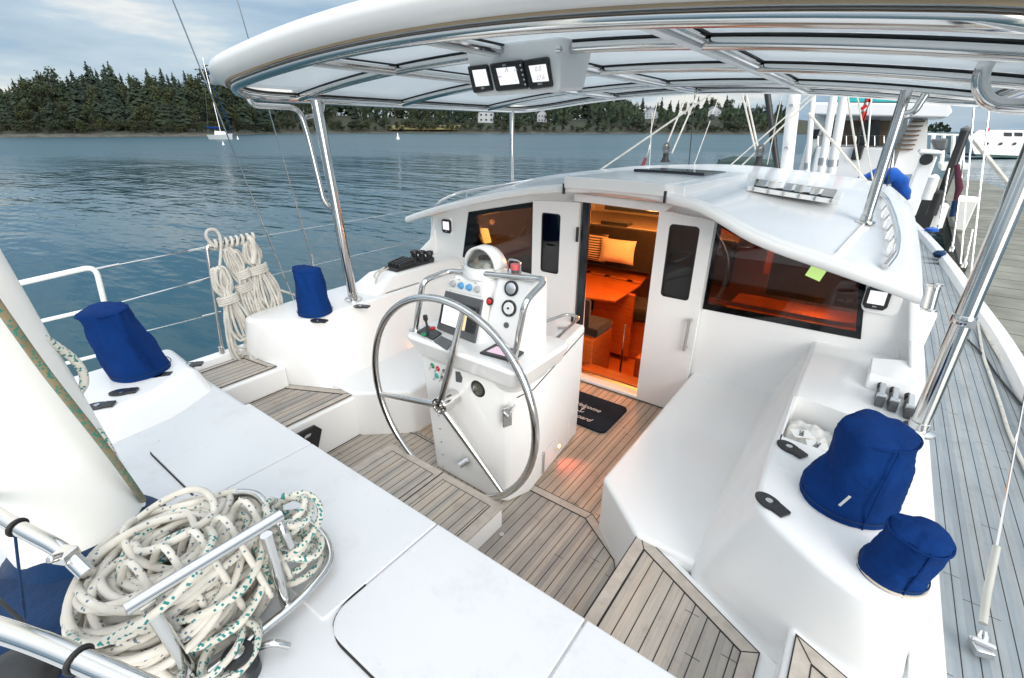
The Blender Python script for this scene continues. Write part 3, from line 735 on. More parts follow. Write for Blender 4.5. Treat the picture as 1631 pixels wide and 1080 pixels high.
for nm, pts_ in (('toe_rail', OS), ('toe_rail', OP)):
    m = MB(); A = []
    for i, p in enumerate(pts_):
        d = (pts_[min(i+1, len(pts_)-1)]-pts_[max(0, i-1)]).normalized(); n_ = V((d.y, -d.x, 0))*(1 if pts_ is OS else -1)
        A.append([m.b.verts.new(p+n_*w_+V((0, 0, z_))) for w_, z_ in ((-.085, .47), (-.07, .555), (-.02, .575), (.02, .56), (.035, .44))])
    for a, b in zip(A, A[1:]):
        for k in range(4): m.face([a[k], a[k+1], b[k+1], b[k]])
    m.build(nm, WHITE, yacht, 50)
m = MB(); m.tube([V((-3.705, -1.5, .545)), V((-3.715, 1.15, .545))], .012, 6); m.build('rubbing_strake', BLACK, yacht)
m = MB(); m.prism([(.43, 1.2), (.545, 1.2), (.565, 3.6), (.60, 5.4), (.50, 7.9), (.32, 7.9), (.40, 5.4), (.42, 3.4)], .30, .53); m.build('coaming_foot', WHITE, yacht, bevel=.03)
m = MB(); m.prism([(.40, -1.8), (.53, -1.8), (.535, 1.6), (.44, 1.6)], .30, .56); m.build('coaming_foot', WHITE, yacht, bevel=.03)

# bulkhead
f = lambda u, v, w_: (u, BY+w_, v)
WIN_S = [(-.845, 1.50), (-.845, .893), (.125, .905), (.062, 1.26)]
WIN_P = [(-2.35, 1.53), (-2.35, .89), (-3.25, .90), (-3.13, 1.372)]
WIN_S = [(-.845, .893), (.125, .905), (.062, 1.275), (-.60, 1.43), (-.845, 1.535)]
WIN_P = [(-3.23, .92), (-2.362, .89), (-2.362, 1.535), (-3.13, 1.375)]
DOOR = [(-1.83, .02), (-1.24, .02), (-1.24, 1.585), (-1.86, 1.60)]
outer = [(-3.66, .2), (-3.66, 1.27), (-3.28, 1.40), (-2.53, 1.59), (-1.95, 1.68), (-1.1, 1.68), (-.80, 1.60), (-.60, 1.47), (-.20, 1.39), (.30, 1.26), (.42, .80), (.42, .2), (-1.0, -.08), (-2.2, -.08)]
m = MB(); m.plate(outer, [WIN_S, WIN_P, DOOR], f, .05); bh = m.build('bulkhead', WHITE, yacht)
for nm, q in (('aft_window', WIN_S), ('aft_window', WIN_P)):
    m = MB(); cx = sum(p[0] for p in q)/len(q); cz = sum(p[1] for p in q)/len(q)
    ins = [(cx+(p[0]-cx)*.93, cz+(p[1]-cz)*.86) for p in q]
    m.plate(q, [ins[::-1] if 0 else ins], lambda u, v, w_: (u, BY-.003+w_, v), .012); fr_ = m.build(nm, DGLASS, yacht)
    m = MB(); m.plate(q, [], lambda u, v, w_: (u, BY-.006+w_, v), .003); m.build('pane', GLASS if q is WIN_S else GLASSP, fr_, 0)
# doors
def door(x0, x1, zb, zt0, zt1, nm, y, win, parent):
    m = MB(); m.plate([(x0, zb), (x1, zb), (x1, zt1), (x0, zt0)], [win], lambda u, v, w_: (u, y+w_, v), .034); d = m.build(nm, WHITE, parent)
    m = MB(); m.plate([(p[0], p[1]) for p in win], [], lambda u, v, w_: (u, y+.012+w_, v), .004); m.build('door_glass', GLASSD, d, 0)
    cx = sum(p[0] for p in win)/len(win); cz = sum(p[1] for p in win)/len(win)
    m = MB(); m.plate([(cx+(p[0]-cx)*1.0, cz+(p[1]-cz)*1.0) for p in win], [[(cx+(p[0]-cx)*.9, cz+(p[1]-cz)*.96) for p in win]], lambda u, v, w_: (u, y+.006+w_, v), .006); m.build('window_seal', RUBBER, d, 0)
    return d
dr = door(-1.245, -.852, .005, 1.575, 1.535, 'companionway_door', BY-.05, rrect(-1.158, .942, -.942, 1.487, .03), yacht); dr['label'] = 'right companionway door with long steel pull handle'
dl = door(-2.350, -1.902, .007, 1.549, 1.571, 'companionway_door', BY-.05, rrect(-2.260, .948, -2.070, 1.462, .028), yacht); dl['label'] = 'left companionway door with chrome latch'
a, b_ = Py(1098, 512, BY-.09), Py(1090, 555, BY-.09)
m = MB(); m.cyl(a+V((0, 0, .02)), b_-V((0, 0, .02)), .012); 
for p in (a, b_): m.cyl(p, p+V((0, .045, 0)), .014)
m.build('pull_handle', STEEL, dr)
p = Py(860, 478, BY-.06); m = MB(); m.box(p, (.03, .012, .11)); m.cyl(p, p+V((0, -.04, 0)), .012); m.cyl(p+V((-.03, -.035, -.01)), p+V((.05, -.035, .01)), .006); m.build('latch', STEEL, dl, bevel=.003)
# stile at the opening's left with two hinge-like dark blocks, and threshold
m = MB(); m.box((-1.855, BY-.01, .80), (.065, .03, 1.58)); m.build('door_stile', DGLASS, yacht, bevel=.003)
m = MB()
for z in (.55, 1.32): m.box((-1.898, BY-.062, z), (.02, .018, .12))
m.build('hinge', BLACK, yacht, bevel=.003)
m = MB(); m.box((-1.53, 3.56, -.012), (.70, .12, .03)); m.build('threshold', DULL, yacht, bevel=.005)
m = MB(); m.box((-1.53, 3.70, .0), (.74, .16, .03)); m.build('inner_step', CHERRY, yacht, bevel=.005)
m = MB(); m.box((-1.60, 3.465, .0), (1.5, .05, .05)); m.build('sill', WHITE, yacht, bevel=.012)
# wings
m = MB(); m.plate([(3.52, .55), (3.52, 1.30), (3.46, 1.06), (3.1, .86), (2.62, .64), (2.6, .55)], [], lambda u, v, w_: (-3.60-w_, u, v), .07); m.build('bulkhead_wing', WHITE, yacht, bevel=.03)
m = MB(); m.plate([(3.52, .5), (3.52, 1.27), (3.47, 1.25), (3.40, .98), (3.1, .87), (2.4, .84), (2.4, .5)], [], lambda u, v, w_: (.265+(1.27-v)*.26+w_, u, v), .05); m.build('bulkhead_wing', WHITE, yacht, bevel=.02)
# deckhouse sides and roof
PROF = [(-3.72, 1.30), (-3.66, 1.33), (-3.28, 1.445), (-2.85, 1.555), (-2.53, 1.628), (-2.2, 1.69), (-1.92, 1.725), (-1.61, 1.745), (-1.3, 1.735), (-1.13, 1.715), (-.93, 1.685), (-.81, 1.638), (-.70, 1.585), (-.60, 1.535), (-.42, 1.48), (-.20, 1.432), (.05, 1.375), (.25, 1.328), (.31, 1.305)]
def prof(x):
    for (a, b), (c, d) in zip(PROF, PROF[1:]):
        if x <= c: 
            return b+(d-b)*(x-a)/(c-a)
    return PROF[-1][1]
def sprof(x): return (prof(max(-3.72, x-.05))+prof(x)*2+prof(min(.31, x+.05)))/4
Y0, Y1 = 3.22, 7.9
def roofz(x, y):
    t = max(0, (y-Y0)/(Y1-Y0)); fl = sprof(x)
    crown = 1.70-.030*(x-CL)**2*1.0-.10*max(0, abs(x-CL)-1.45)**1.5
    z = fl*(1-min(1, t*2.6))+crown*min(1, t*2.6) if fl < crown else fl*(1-t)+crown*t
    return z-.62*max(0, t-.72)**2*4
def roofpt(u, v, dz=0):
    y = Y0+(Y1-Y0)*u; t = u; xs = CL+(PROF[0][0]+(PROF[-1][0]-PROF[0][0])*v-CL)*1.0
    if u < .08: y += .0
    x = xs; z = roofz(x, y)+dz
    return (CL+(x-CL)*(1-.20*t**1.6), y, z)
def rooftop(x, y):
    t = max(0, (y-Y0)/(Y1-Y0)); return roofz(CL+(x-CL)/(1-.20*t**1.6), y)
def PR(a, b, dz=0):
    z = 1.45
    for _ in range(30): p = Pz(a, b, z); z = z*.5+.5*(rooftop(p.x, min(p.y, 7.5))+dz)
    return Pz(a, b, z)
m = MB(); m.grid(lambda u, v: roofpt(u, v), 40, 60); roof = m.build('coachroof', ROOFM, yacht, 60, solid=.045)
# thick rolled aft lip, butted under the roof edge
m = MB(); A = []
for k in range(61):
    x = PROF[0][0]+(PROF[-1][0]-PROF[0][0])*k/60; z = sprof(x)
    A.append([m.b.verts.new((x, Y0+dy, z+dz)) for dy, dz in ((.03, .003), (-.006, .0), (-.018, -.008), (-.022, -.022), (-.018, -.048), (-.006, -.058), (.035, -.060), (.04, -.03))])
for a, b in zip(A, A[1:]):
    for k in range(8): m.face([a[k], a[(k+1) % 8], b[(k+1) % 8], b[k]])
m.face(A[0]); m.face(A[-1]); m.build('roof_lip', WHITE, yacht, 60)
# soffit between lip and bulkhead
m = MB(); m.grid(lambda u, v: (PROF[0][0]+.04+(PROF[-1][0]-PROF[0][0]-.08)*v, Y0+.02+(BY-Y0)*u, sprof(PROF[0][0]+.04+(PROF[-1][0]-PROF[0][0]-.08)*v)-.050+.0*u), 2, 50); m.build('soffit', WHITE, yacht, 60)
# sliding companionway hatch: raised slab with jamb notches and its garage
def slab(x0, x1, y0, y1, h, nm, mat, bev=.012, n=14, base=.0):
    m = MB(); lo = []; 
    a = [[m.b.verts.new((x0+(x1-x0)*i/n, y_, sprof(x0+(x1-x0)*i/n)*0+1.745-.035*((x0+(x1-x0)*i/n)-CL)**2+dz)) for i in range(n+1)] for y_, dz in ((y0, base), (y0, h), (y1, h-.03), (y1, base-.03))]
    for p, q in zip(a, a[1:]+a[:1]):
        for i in range(n): m.face([p[i], p[i+1], q[i+1], q[i]])
    m.face([r_[0] for r_ in a]); m.face([r_[-1] for r_ in a][::-1])
    return m.build(nm, mat, yacht, bevel=bev)
slab(-1.90, -1.12, 3.17, 4.2, .045, 'sliding_hatch', WHITE, .014, base=-.04)
slab(-1.96, -1.04, 3.30, 5.1, .032, 'hatch_garage', ROOFM, .012, base=-.06)
slab(-1.82, -1.2, 4.25, 4.95, .040, 'hatch_skylight', DGLASS, .006, base=.0)
for x in (-1.895, -1.125):
    m = MB(); m.box((x, 3.178, 1.70), (.014, .02, .075)); m.build('hatch_rubber_seal', BLACK, yacht, 0)
# header over the door
m = MB(); m.plate([(-1.93, 1.585), (-1.20, 1.565), (-1.13, 1.625), (-1.93, 1.645)], [], lambda u, v, w_: (u, BY-.10+w_, v), .06); m.build('door_header', WHITE, yacht, bevel=.012)
# deckhouse sides
m = MB(); m.grid(lambda u, v: (CL+(.265-CL)*(1-.20*u**1.6)+.15*(1-v), BY+(Y1-.25-BY)*u, .45+(roofz(.31, Y0+(Y1-Y0)*u)-.04-.45)*v), 16, 4); m.build('deckhouse_side', WHITE, yacht, 60, solid=.03)
m = MB(); m.grid(lambda u, v: (CL+(-3.66-CL)*(1-.20*u**1.6)+.02-.05*(1-v), BY+(Y1-.25-BY)*u, .45+(roofz(-3.66, Y0+(Y1-Y0)*u)-.04-.45)*v), 16, 4); m.build('deckhouse_side', WHITE, yacht, 60, solid=.03)
m = MB(); m.grid(lambda u, v: (-3.2+(3.2)*u, Y1-.3+.02*v, .45+.9*v), 4, 4); m.build('deckhouse_front', WHITE, yacht, 60, solid=.03)
# roof hatch with grab lugs (long flat frame on starboard shoulder)
P = [Pz(1195, 283, 1.72), Pz(1345, 303, 1.66), Pz(1338, 318, 1.64), Pz(1190, 295, 1.71)]
m = MB(); hc = (P[0]+P[1]+P[2]+P[3])/4
m.frus([(p.x, p.y, p.z-.04) for p in P], [(p.x, p.y, p.z-.006) for p in P]); rh = m.build('roof_hatch', WHITE, yacht, bevel=.01)
Q = [hc+(p-hc)*.86+V((0, 0, .003)) for p in P]; m = MB(); m.frus([(p.x, p.y, p.z-.02) for p in Q], [(p.x, p.y, p.z+.0) for p in Q]); m.build('hatch_glass', DGLASS, rh, bevel=.002)
for k in range(1, 6):  # white strips put in as the reflections on the hatch glass
    t0 = k/6; a_, b_ = Q[0].lerp(Q[1], t0), Q[3].lerp(Q[2], t0); MB().box((a_+b_)/2+V((0, 0, .002)), (.022 if k % 2 else .05, (b_-a_).length, .004), Matrix.Rotation(math.atan2((b_-a_).y, (b_-a_).x)-PI/2, 3, 'Z')).build('hatch_bar', WHITE, rh)
for k in range(6):
    p = P[3].lerp(P[2], (k+.5)/6); MB().box(p+V((0, -.005, -.02)), (.012, .012, .03)).build('hatch_lug', STEEL, rh, bevel=.002)
# interior ------------------------------------------------------
cab = MB(); cab.box((CL, 5.1, -.48), (4.0, 3.1, .04)); cab.build('saloon_floor', CHERRY, yacht)
CREAMW = plain('cream_cabin_lining', (.62, .56, .46), .6, 0, .04)
m = MB(); m.box((CL, 6.62, .35), (3.6, .04, 1.9)); m.build('saloon_forward_wall', CREAMW, yacht)
m = MB(); m.box((-3.42, 5.1, .1), (.03, 3.1, 1.3)); m.box((.20, 5.1, .1), (.03, 3.1, 1.3)); m.build('saloon_side_wall', CHERRY, yacht)
m = MB(); m.grid(lambda u, v: (-3.35+3.45*v, 3.56+3.0*u, 1.28+.34*math.sin(PI*v)), 6, 20); m.build('headliner', CREAMW, yacht, 60, solid=.02)
# forward window strip seen above the settee
m = MB(); m.box((-2.45, 6.57, 1.20), (1.5, .02, .34)); m.build('forward_window', plain('dusk_grey_glass', (.10, .13, .16), .15), yacht)
m = MB(); m.box((-2.3, 6.05, .98), (2.4, .95, .05)); m.build('settee_shelf', CREAMW, yacht, bevel=.02)
m = MB(); m.grid(lambda u, v: (-1.95+.75*u, 5.9+.15*math.sin(u*3), .88+.62*v+.05*math.sin(u*4)), 10, 6); m.build('curved_panel', CHERRY, yacht, 60, solid=.03)
m = MB(); m.box((-2.2, 5.56, .74), (2.2, .12, .52)); m.box((-3.05, 4.9, .60), (.14, 2.0, .42)); m.build('settee_backrest', DARKF, yacht, bevel=.05)
m = MB(); m.box((-2.3, 5.25, .12), (2.0, .5, .16)); m.box((-2.85, 4.9, .12), (.5, 1.6, .16)); m.build('settee_seat', DARKF, yacht, bevel=.05)
m = MB(); m.box((-2.3, 5.3, -.2), (2.0, .5, .5)); m.box((-2.9, 4.9, -.2), (.4, 1.6, .5)); m.build('settee_base', CHERRY, yacht, bevel=.01)
m = MB(); m.box((-2.02, 3.98, -.10), (.34, .42, .72)); m.build('nav_seat_base', CHERRY, yacht, bevel=.01)
m = MB(); m.box((-2.02, 4.02, .30), (.34, .36, .09)); m.box((-2.10, 3.86, .45), (.30, .07, .35)); m.build('nav_seat_cushion', DARKF, yacht, bevel=.03)
m = MB(); m.box((-1.35, 4.6, -.25), (.5, .7, .45)); m.build('stair_box', CHERRY, yacht, bevel=.01)
m = MB(); m.cyl((-1.66, 4.05, -.45), (-1.66, 4.05, .38), .012); m.build('saloon_post', STEEL, yacht)
# starboard interior: nav desk
m = MB(); m.box((-.28, 4.35, .66), (1.15, .9, .03)); m.build('chart_desk', CHERRY, yacht, bevel=.01)
m = MB(); m.tube(fil([(-.85, 3.62, .93), (.05, 3.62, .93), (.22, 3.8, .93)], .1), .018, 8); m.build('desk_fiddle_rail', CHERRY, yacht)
m = MB(); m.box((-.2, 4.9, .95), (.9, .08, .55)); m.build('instrument_panel', DARKF, yacht, bevel=.03)
m = MB(); m.box((-.45, 5.6, .95), (.7, .1, .5)); m.box((-.05, 5.0, 1.15), (.5, .35, .04)); m.build('galley_cabinet', CHERRY, yacht, bevel=.01)
def plamp(loc, e, c, r=.05, nm='cabin_lamp_light'):
    l = bpy.data.lights.new(nm, 'POINT'); l.energy = e; l.color = c; l.shadow_soft_size = r
    o = bpy.data.objects.new(nm, l); C.objects.link(o); o.location = loc; return o
WARM = (1, .33, .07)
plamp((-1.85, 4.8, 1.28), 22, WARM, .12); plamp((-1.6, 4.25, 1.30), 8, WARM, .08); plamp((-.20, 4.5, .84), 3.5, WARM, .03); plamp((-3.30, 4.05, 1.18), 1.6, WARM, .03)

# saloon table
tb = thing('saloon_table', 'glossy red brown folding table inside the open companionway', 'table', (-2.3, 5.2, -.45))
m = MB(); A = [Pz(973, 410, .42), Pz(1048, 421, .42), Pz(1022, 450, .42), Pz(915, 427, .42)]; Bq = [Pz(915, 430, .42), Pz(1021, 453, .42), Pz(980, 479, .42), Pz(900, 468, .42)]
m.frus([(p.x, p.y, .39) for p in A], [(p.x, p.y, .42) for p in A]); m.build('table_leaf', CHERRY, tb, bevel=.01)
m = MB(); m.frus([(p.x, p.y, .39) for p in Bq], [(p.x, p.y, .42) for p in Bq]); m.build('table_leaf', CHERRY, tb, bevel=.01)
m = MB()
for px_, py_ in ((937, 432), (968, 439), (1003, 447)): p = Pz(px_, py_, .421); m.box(p, (.07, .045, .010))
m.build('table_hinge', STEEL, tb, 0)
m = MB(); m.box((-2.2, 4.95, 0), (.5, .06, .78)); m.build('table_leg', CHERRY, tb, bevel=.01)
# pillows
def pillow(px_, py_, wd, ht, mat, label, y=5.55, tilt=-.25, rz=0):
    c = Py(px_, py_, y); m = MB()
    def fn(u, v, s):
        a = (u-.5)*2; b = (v-.5)*2; th = .075*max(0, (1-abs(a)**3))**.6*max(0, (1-abs(b)**3))**.6
        return V((a*wd/2*(1+.06*b*b), s*th, b*ht/2*(1+.06*a*a)))
    rot = Matrix.Rotation(rz, 3, 'Z') @ Matrix.Rotation(tilt, 3, 'X')
    m.grid(lambda u, v: c+rot @ fn(u, v, 1), 10, 10); m.grid(lambda u, v: c+rot @ fn(u, v, -1), 10, 10); bmesh.ops.remove_doubles(m.b, verts=m.b.verts, dist=.001)
    return tag(m.build('pillow', mat), label, 'pillow')
t = MT('striped_pillow_fabric'); c_ = t.coord(); s_ = t.n.new('ShaderNodeSeparateXYZ'); t.l.new(c_, s_.inputs[0])
t.set(Base_Color=t.mix(t.math('GREATER_THAN', t.math('FRACT', t.math('MULTIPLY', s_.outputs[2], 34.)), .5), (.55, .45, .33), (.03, .025, .03)), Roughness=.9)
pillow(940, 393, .44, .33, t.m, 'striped pillow on the saloon settee', 5.38, -.12); pillow(983, 400, .42, .27, CREAM, 'plain cream pillow beside the striped one', 5.30, -.12, .05)
c = Py(979, 364, 5.66); m = MB(); m.box(c, (.42, .2, .10)); m.box(c+V((.02, 0, .07)), (.38, .18, .05)); tag(m.build('folded_blanket', DARKF, bevel=.03), 'folded black blanket on the shelf behind the settee', 'blanket')
# table lamp
lc = Py(771, 375, 3.92); lm = thing('table_lamp', 'glowing orange shaded lamp behind the left aft window', 'lamp', lc)
m = MB(); m.rev([(.045, .07), (.078, -.07)], lc, n=24); m.build('lamp_shade', LAMP, lm)
m = MB(); m.rev([(.045, -.30), (.04, -.27), (.012, -.24), (.03, -.16), (.01, -.07)], lc, n=16); m.build('lamp_base', DULL, lm)
c = Py(1300, 434, BY-.012); tag(MB().box(c, (.09, .004, .085), Matrix.Rotation(.3, 3, 'Y')).build('sticky_note', NOTE, smooth=0), 'yellow green note stuck on the right aft window', 'note')

# ================================================================== HARDTOP
HX0, HX1, HY0, HY1 = -3.50, .44, 1.50, 5.0
def hz(x): return 2.435-.040*(x-CL)**2
ht = thing('hardtop', 'white curved hardtop roof on a polished tube frame over the cockpit', 'hardtop', (CL, 3.2, 2.3))
OUTL = rrect(HX0, HY0, HX1, HY1, .42, 12)
def dens(poly, step=.12):
    out = []
    for i, p in enumerate(poly):
        q = poly[(i+1) % len(poly)]; d = math.hypot(q[0]-p[0], q[1]-p[1]); k = max(1, int(d/step))
        for j in range(k): out.append((p[0]+(q[0]-p[0])*j/k, p[1]+(q[1]-p[1])*j/k))
    return out
OUTL = dens(OUTL)
def offs(poly, d):
    out = []; n = len(poly)
    for i in range(n):
        a, b = poly[i-1], poly[(i+1) % n]; t = V((b[0]-a[0], b[1]-a[1], 0)).normalized(); out.append((poly[i][0]+t.y*d, poly[i][1]-t.x*d))
    return out
m = MB(); rings = []
for d, dz in ((-.015, .035), (-.01, .022), (.0, .018), (.012, .020), (.045, .030), (.065, .046), (.085, .074), (.088, .096), (.075, .120), (.04, .140), (-.02, .155)):
    rings.append([m.b.verts.new((p[0], p[1], hz(p[0])+dz)) for p in offs(OUTL, d)])
for A, B in zip(rings, rings[1:]):
    n = len(A)
    for i in range(n): m.face([A[i], A[(i+1) % n], B[(i+1) % n], B[i]])
m.build('roof_rim', WHITE, ht, 60)
m = MB(); RB = []
for d, dz in ((.004, .014), (.016, .012), (.018, .022), (.004, .024)): RB.append([m.b.verts.new((p[0], p[1], hz(p[0])+dz)) for p in offs(OUTL, d)])
for A, B in zip(RB, RB[1:]+RB[:1]):
    for i in range(len(A)): m.face([A[i], A[(i+1) % len(A)], B[(i+1) % len(A)], B[i]])
m.build('rim_trim', plain('tan_sealant', (.33, .25, .16), .6), ht, 60)
m = MB(); m.grid(lambda u, v: (HX0+(HX1-HX0)*u, HY0+(HY1-HY0)*v, hz(HX0+(HX1-HX0)*u)+.036), 36, 6)
dead = [f_ for f_ in m.b.faces if any(math.hypot(max(0, abs(v.co.x-(HX0+HX1)/2)-((HX1-HX0)/2-.42)), max(0, abs(v.co.y-(HY0+HY1)/2)-((HY1-HY0)/2-.42))) > .53 for v in f_.verts)]
bmesh.ops.delete(m.b, geom=dead, context='FACES'); m.build('ceiling_panel', UNDER, ht, 60, solid=-.05)
def arc(y, x0=HX0+.03, x1=HX1-.03, n=36, dz=0): return [V((x0+(x1-x0)*i/n, y, hz(x0+(x1-x0)*i/n)+dz)) for i in range(n+1)]
m = MB(); pp = [V((p[0], p[1], hz(p[0])-.005)) for p in offs(OUTL, -.03)]; m.tube(pp, .026, 12, closed=True); m.build('perimeter_tube', STEEL, ht)
m = MB(); pp = [V((p[0], p[1], hz(p[0])+.026)) for p in offs(OUTL, -.05)]; m.tube(pp, .007, 6, closed=True); m.build('black_gasket', RUBBER, ht)
for y in (2.10, 3.05, 4.2):
    MB().tube(arc(y), .022, 12).build('cross_tube', STEEL, ht)
    m = MB(); m.tube([p+V((0, .004, 0)) for p in arc(y, dz=.028)], .007, 6)
    m.build('black_gasket', RUBBER, ht, 0)
for x in (-.69, CL, -2.42):
    z = hz(x); m = MB(); m.box((x, (HY0+HY1)/2, z-.012), (.040, HY1-HY0-.1, .020)); m.build('lengthwise_rail', WHITE, ht, bevel=.004)
    m = MB(); m.tube([(x+.03, HY0+.05, z+.004), (x+.03, HY1-.05, z+.004)], .013, 8); m.build('lengthwise_tube', STEEL, ht)
    m = MB(); m.box((x+.035, (HY0+HY1)/2, z+.026), (.016, HY1-HY0-.1, .008)); m.build('black_gasket', RUBBER, ht, 0)
def pole(pts, r, base=True, nm='support_pole'):
    m = MB(); m.tube(pts, r, 18)
    if base:
        p = V(pts[0]); m.rev([(r*1.9, -.004), (r*1.9, .008), (r*1.15, .014), (r*1.1, .05), (r, .052)], p, n=24)
    return m.build(nm, STEEL, ht)
pb = Pz(563, 477, .832); pole([pb, Px(503, 160, pb.x-.03)], .036)
p1 = Px(397, 152, -3.42); pole(fil([Px(392, 150, -3.42), Px(402, 168, -3.42), Px(476, 172, -3.40), Px(490, 215, -3.40), Px(516, 322, -3.37), Px(534, 337, -3.34)], .07), .020, False, 'brace_tube')
pole(fil([Px(487, 187, -3.40), Px(512, 182, -3.37), Px(515, 160, -3.37)], .04), .016, False, 'brace_tube')
fb = V((-3.46, 4.62, roofz(-3.3, 4.62)-.03)); fb = Py(815, 302, 4.62); pole([fb, (fb.x, 4.62, hz(fb.x))], .026)
sb = PR(1378, 354, .005); pole([sb, (sb.x+.01, sb.y, hz(sb.x))], .032)
q = Py(1440, 182, 4.72); pole(fil([Py(1434, 182, sb.y), Py(1455, 180, sb.y), Py(1474, 150, sb.y)], .08), .022, False, 'brace_tube')
ab = V((.405, 2.60, .83)); at = V((.425, 2.72, 2.33)); pole([ab, at], .036)
br_ = [Py(1589, 66, 2.72), Py(1557, 128, 2.72), Py(1572, 166, 2.72), Py(1650, 172, 2.72)]
pole(fil(br_, .07, 8), .027, False, 'corner_bracket')
# stitching ring clamp on the big pole
m = MB(); p = ab.lerp(at, .36); m.rev([(.040, -.02), (.042, -.015), (.042, .015), (.040, .02)], p, at-ab); m.box(p+V((.02, -.05, 0)), (.03, .03, .03)); m.build('pole_clamp', STEEL, ht)

# instrument pod
pod = thing('instrument_pod', 'white overhead pod with three lit displays under the hardtop', 'instrument pod', (CL, 2.3, 2.42))
PODY = 2.03; a, b, c_, d_ = Py(757, 154, PODY), Py(890, 147, PODY), Py(897, 70, PODY), Py(739, 86, PODY)
zb = (a.z+b.z)/2; zt = 2.472
fr = [(a.x, PODY, a.z), (b.x, PODY, b.z), (c_.x-.005, PODY, zt), (d_.x, PODY, zt)]
bk = [(a.x+.02, 2.26, a.z+.02), (b.x+.0, 2.26, b.z+.02), (c_.x+.03, 2.26, zt), (d_.x, 2.26, zt)]
m = MB(); m.frus(fr, bk); m.build('pod_body', WHITE, pod, bevel=.018)
def display(pts, y, parent, label, scr=SCREEN, nm='display', texts=(), depth=.02, y2=None):
    c = sum((V(p) for p in pts), V())/len(pts)
    m = MB(); m.frus([V(p)+V((0, -depth, 0)) for p in pts], [V(p)+V((0, .01, 0)) for p in pts]); d = m.build(nm, BLACK, parent, bevel=.010); lab(d, label)
    return d
FAINT = emit('pale_display_digits', (.8, .72, .78), .20, (.2, .2, .2))
def pdisp(quad, scr, label, txts):
    y = PODY; P4 = [Py(a_, b_, y) for a_, b_ in quad]; d = display(P4, y, pod, label)
    S = [Py(a_, b_, y-.022) for a_, b_ in scr]; m = MB(); m.frus([p+V((0, -.001, 0)) for p in S], [p+V((0, .004, 0)) for p in S]); m.build('screen', SCREEN, d, 0)
    xd = (P4[1]-P4[0]).normalized()
    for body, px_, py_, sz, mat in txts: text(body, 'lettering', mat, d, Py(px_, py_, y-.024), xd, (0, 0, 1), sz)
    return d
ref = V((0, 0, 0))
pdisp([(747, 106), (778, 102), (787, 144), (757, 149)], [(752, 112), (773, 110), (779, 136), (758, 138)], 'left square display', [('B&G', 769, 140.5, .011, LETTER)])
pdisp([(782, 102), (834, 95), (843, 141), (793, 146)], [(790, 109), (820, 106), (827, 133), (797, 136)], 'wide middle display', [('B&G', 803, 104, .011, LETTER), ('^', 807, 115, .05, FAINT), ('0.0', 821, 112, .014, FAINT), ('RM', 796, 123, .016, FAINT), ('12', 822, 129, .010, FAINT)])
pdisp([(836, 96), (875, 90), (882, 138), (846, 143)], [(842, 105), (869, 102), (874, 129), (849, 131)], 'right square display', [('B&G', 860, 133.5, .013, LETTER), ('0.0', 857, 110, .028, FAINT), ('27.6', 861, 124, .026, FAINT)])
m = MB()
for k in range(5): p = Py(829+1.6*k*1.2, 104+7.6*k, PODY-.024); m.cyl(p, p+V((0, -.003, 0)), .004, n=8)
m.build('button', WPLAS, pod, 0)
p = Px(890, 79, c_.x); m = MB(); m.cyl(p-V((.01, 0, 0)), p+V((.012, 0, 0)), .014); m.build('bolt', STEEL, pod)

# ================================================================== HELM CONSOLE
hc_ = thing('helm_console', 'white helm console with plotter, gauges and compass dome in mid cockpit', 'console', (-1.66, 2.1, 0))
ped_lo = [(-1.965, 1.775), (-1.44, 1.765), (-1.37, 1.80), (-1.315, 1.95), (-1.395, 2.69), (-1.95, 2.69), (-1.985, 1.9)]
ped_hi = [(-2.0, 1.745), (-1.43, 1.735), (-1.36, 1.77), (-1.305, 1.95), (-1.39, 2.70), (-1.95, 2.70), (-2.02, 1.9)]
m = MB(); lo, hi = ring(ped_lo, ped_hi, .0, .90); hi[4] = (hi[4][0], hi[4][1], .885); hi[5] = (hi[5][0], hi[5][1], .885); hi[3] = (hi[3][0], hi[3][1], .86); m.frus(lo, hi); body = m.build('pedestal', WHITE, hc_, bevel=.022, seg=4)
# dark seam of the lid along the side, panel joints
def seam(pts, r=.0028, mat=CAULK, par=hc_, nm='panel_seam'): return MB().tube(pts, r, 4).build(nm, mat, par)
def side_x(y): return -1.305-.085*(y-1.95)/.75 if y > 1.95 else -1.305-.055*(1.95-y)/.18
seam([(side_x(y)+.001, y, .735+(y-1.80)*.112) for y in (1.84, 1.95, 2.3, 2.69)], .0035)
seam([(side_x(y)+.003, y, z) for y, z in ((2.30, .03), (2.30, .20), (2.05, .20))], .0018, WPLAS); seam([(side_x(2.5), 2.5, .02), (side_x(2.5), 2.5, .24), (side_x(2.62), 2.62, .24)], .0018, WPLAS)
m = MB(); m.box((side_x(2.12)+.0, 2.12, .12), (.012, .012, .17)); m.build('handle_slot', DULL, hc_, bevel=.003)
p = Px(890, 710, side_x(2.45)+.002); ring_ = MB(); ring_.cyl(p-V((.01, 0, 0)), p+V((.004, 0, 0)), .022); cl_ = ring_.build('courtesy_light', STEEL, hc_); m = MB(); m.cyl(p+V((.0042, 0, 0)), p+V((.006, 0, 0)), .015); m.build('lens', ORLED, cl_)
l = bpy.data.lights.new('floor_light', 'SPOT'); l.spot_size = R(95); l.spot_blend = .8; l.energy = .7; l.color = (1, .13, .07); l.shadow_soft_size = .03; lo_b = bpy.data.objects.new('floor_light', l); C.objects.link(lo_b); lo_b.location = p+V((.02, 0, 0)); lo_b.rotation_euler = V((-.75, .30, .75)).to_track_quat('Z', 'Y').to_euler()
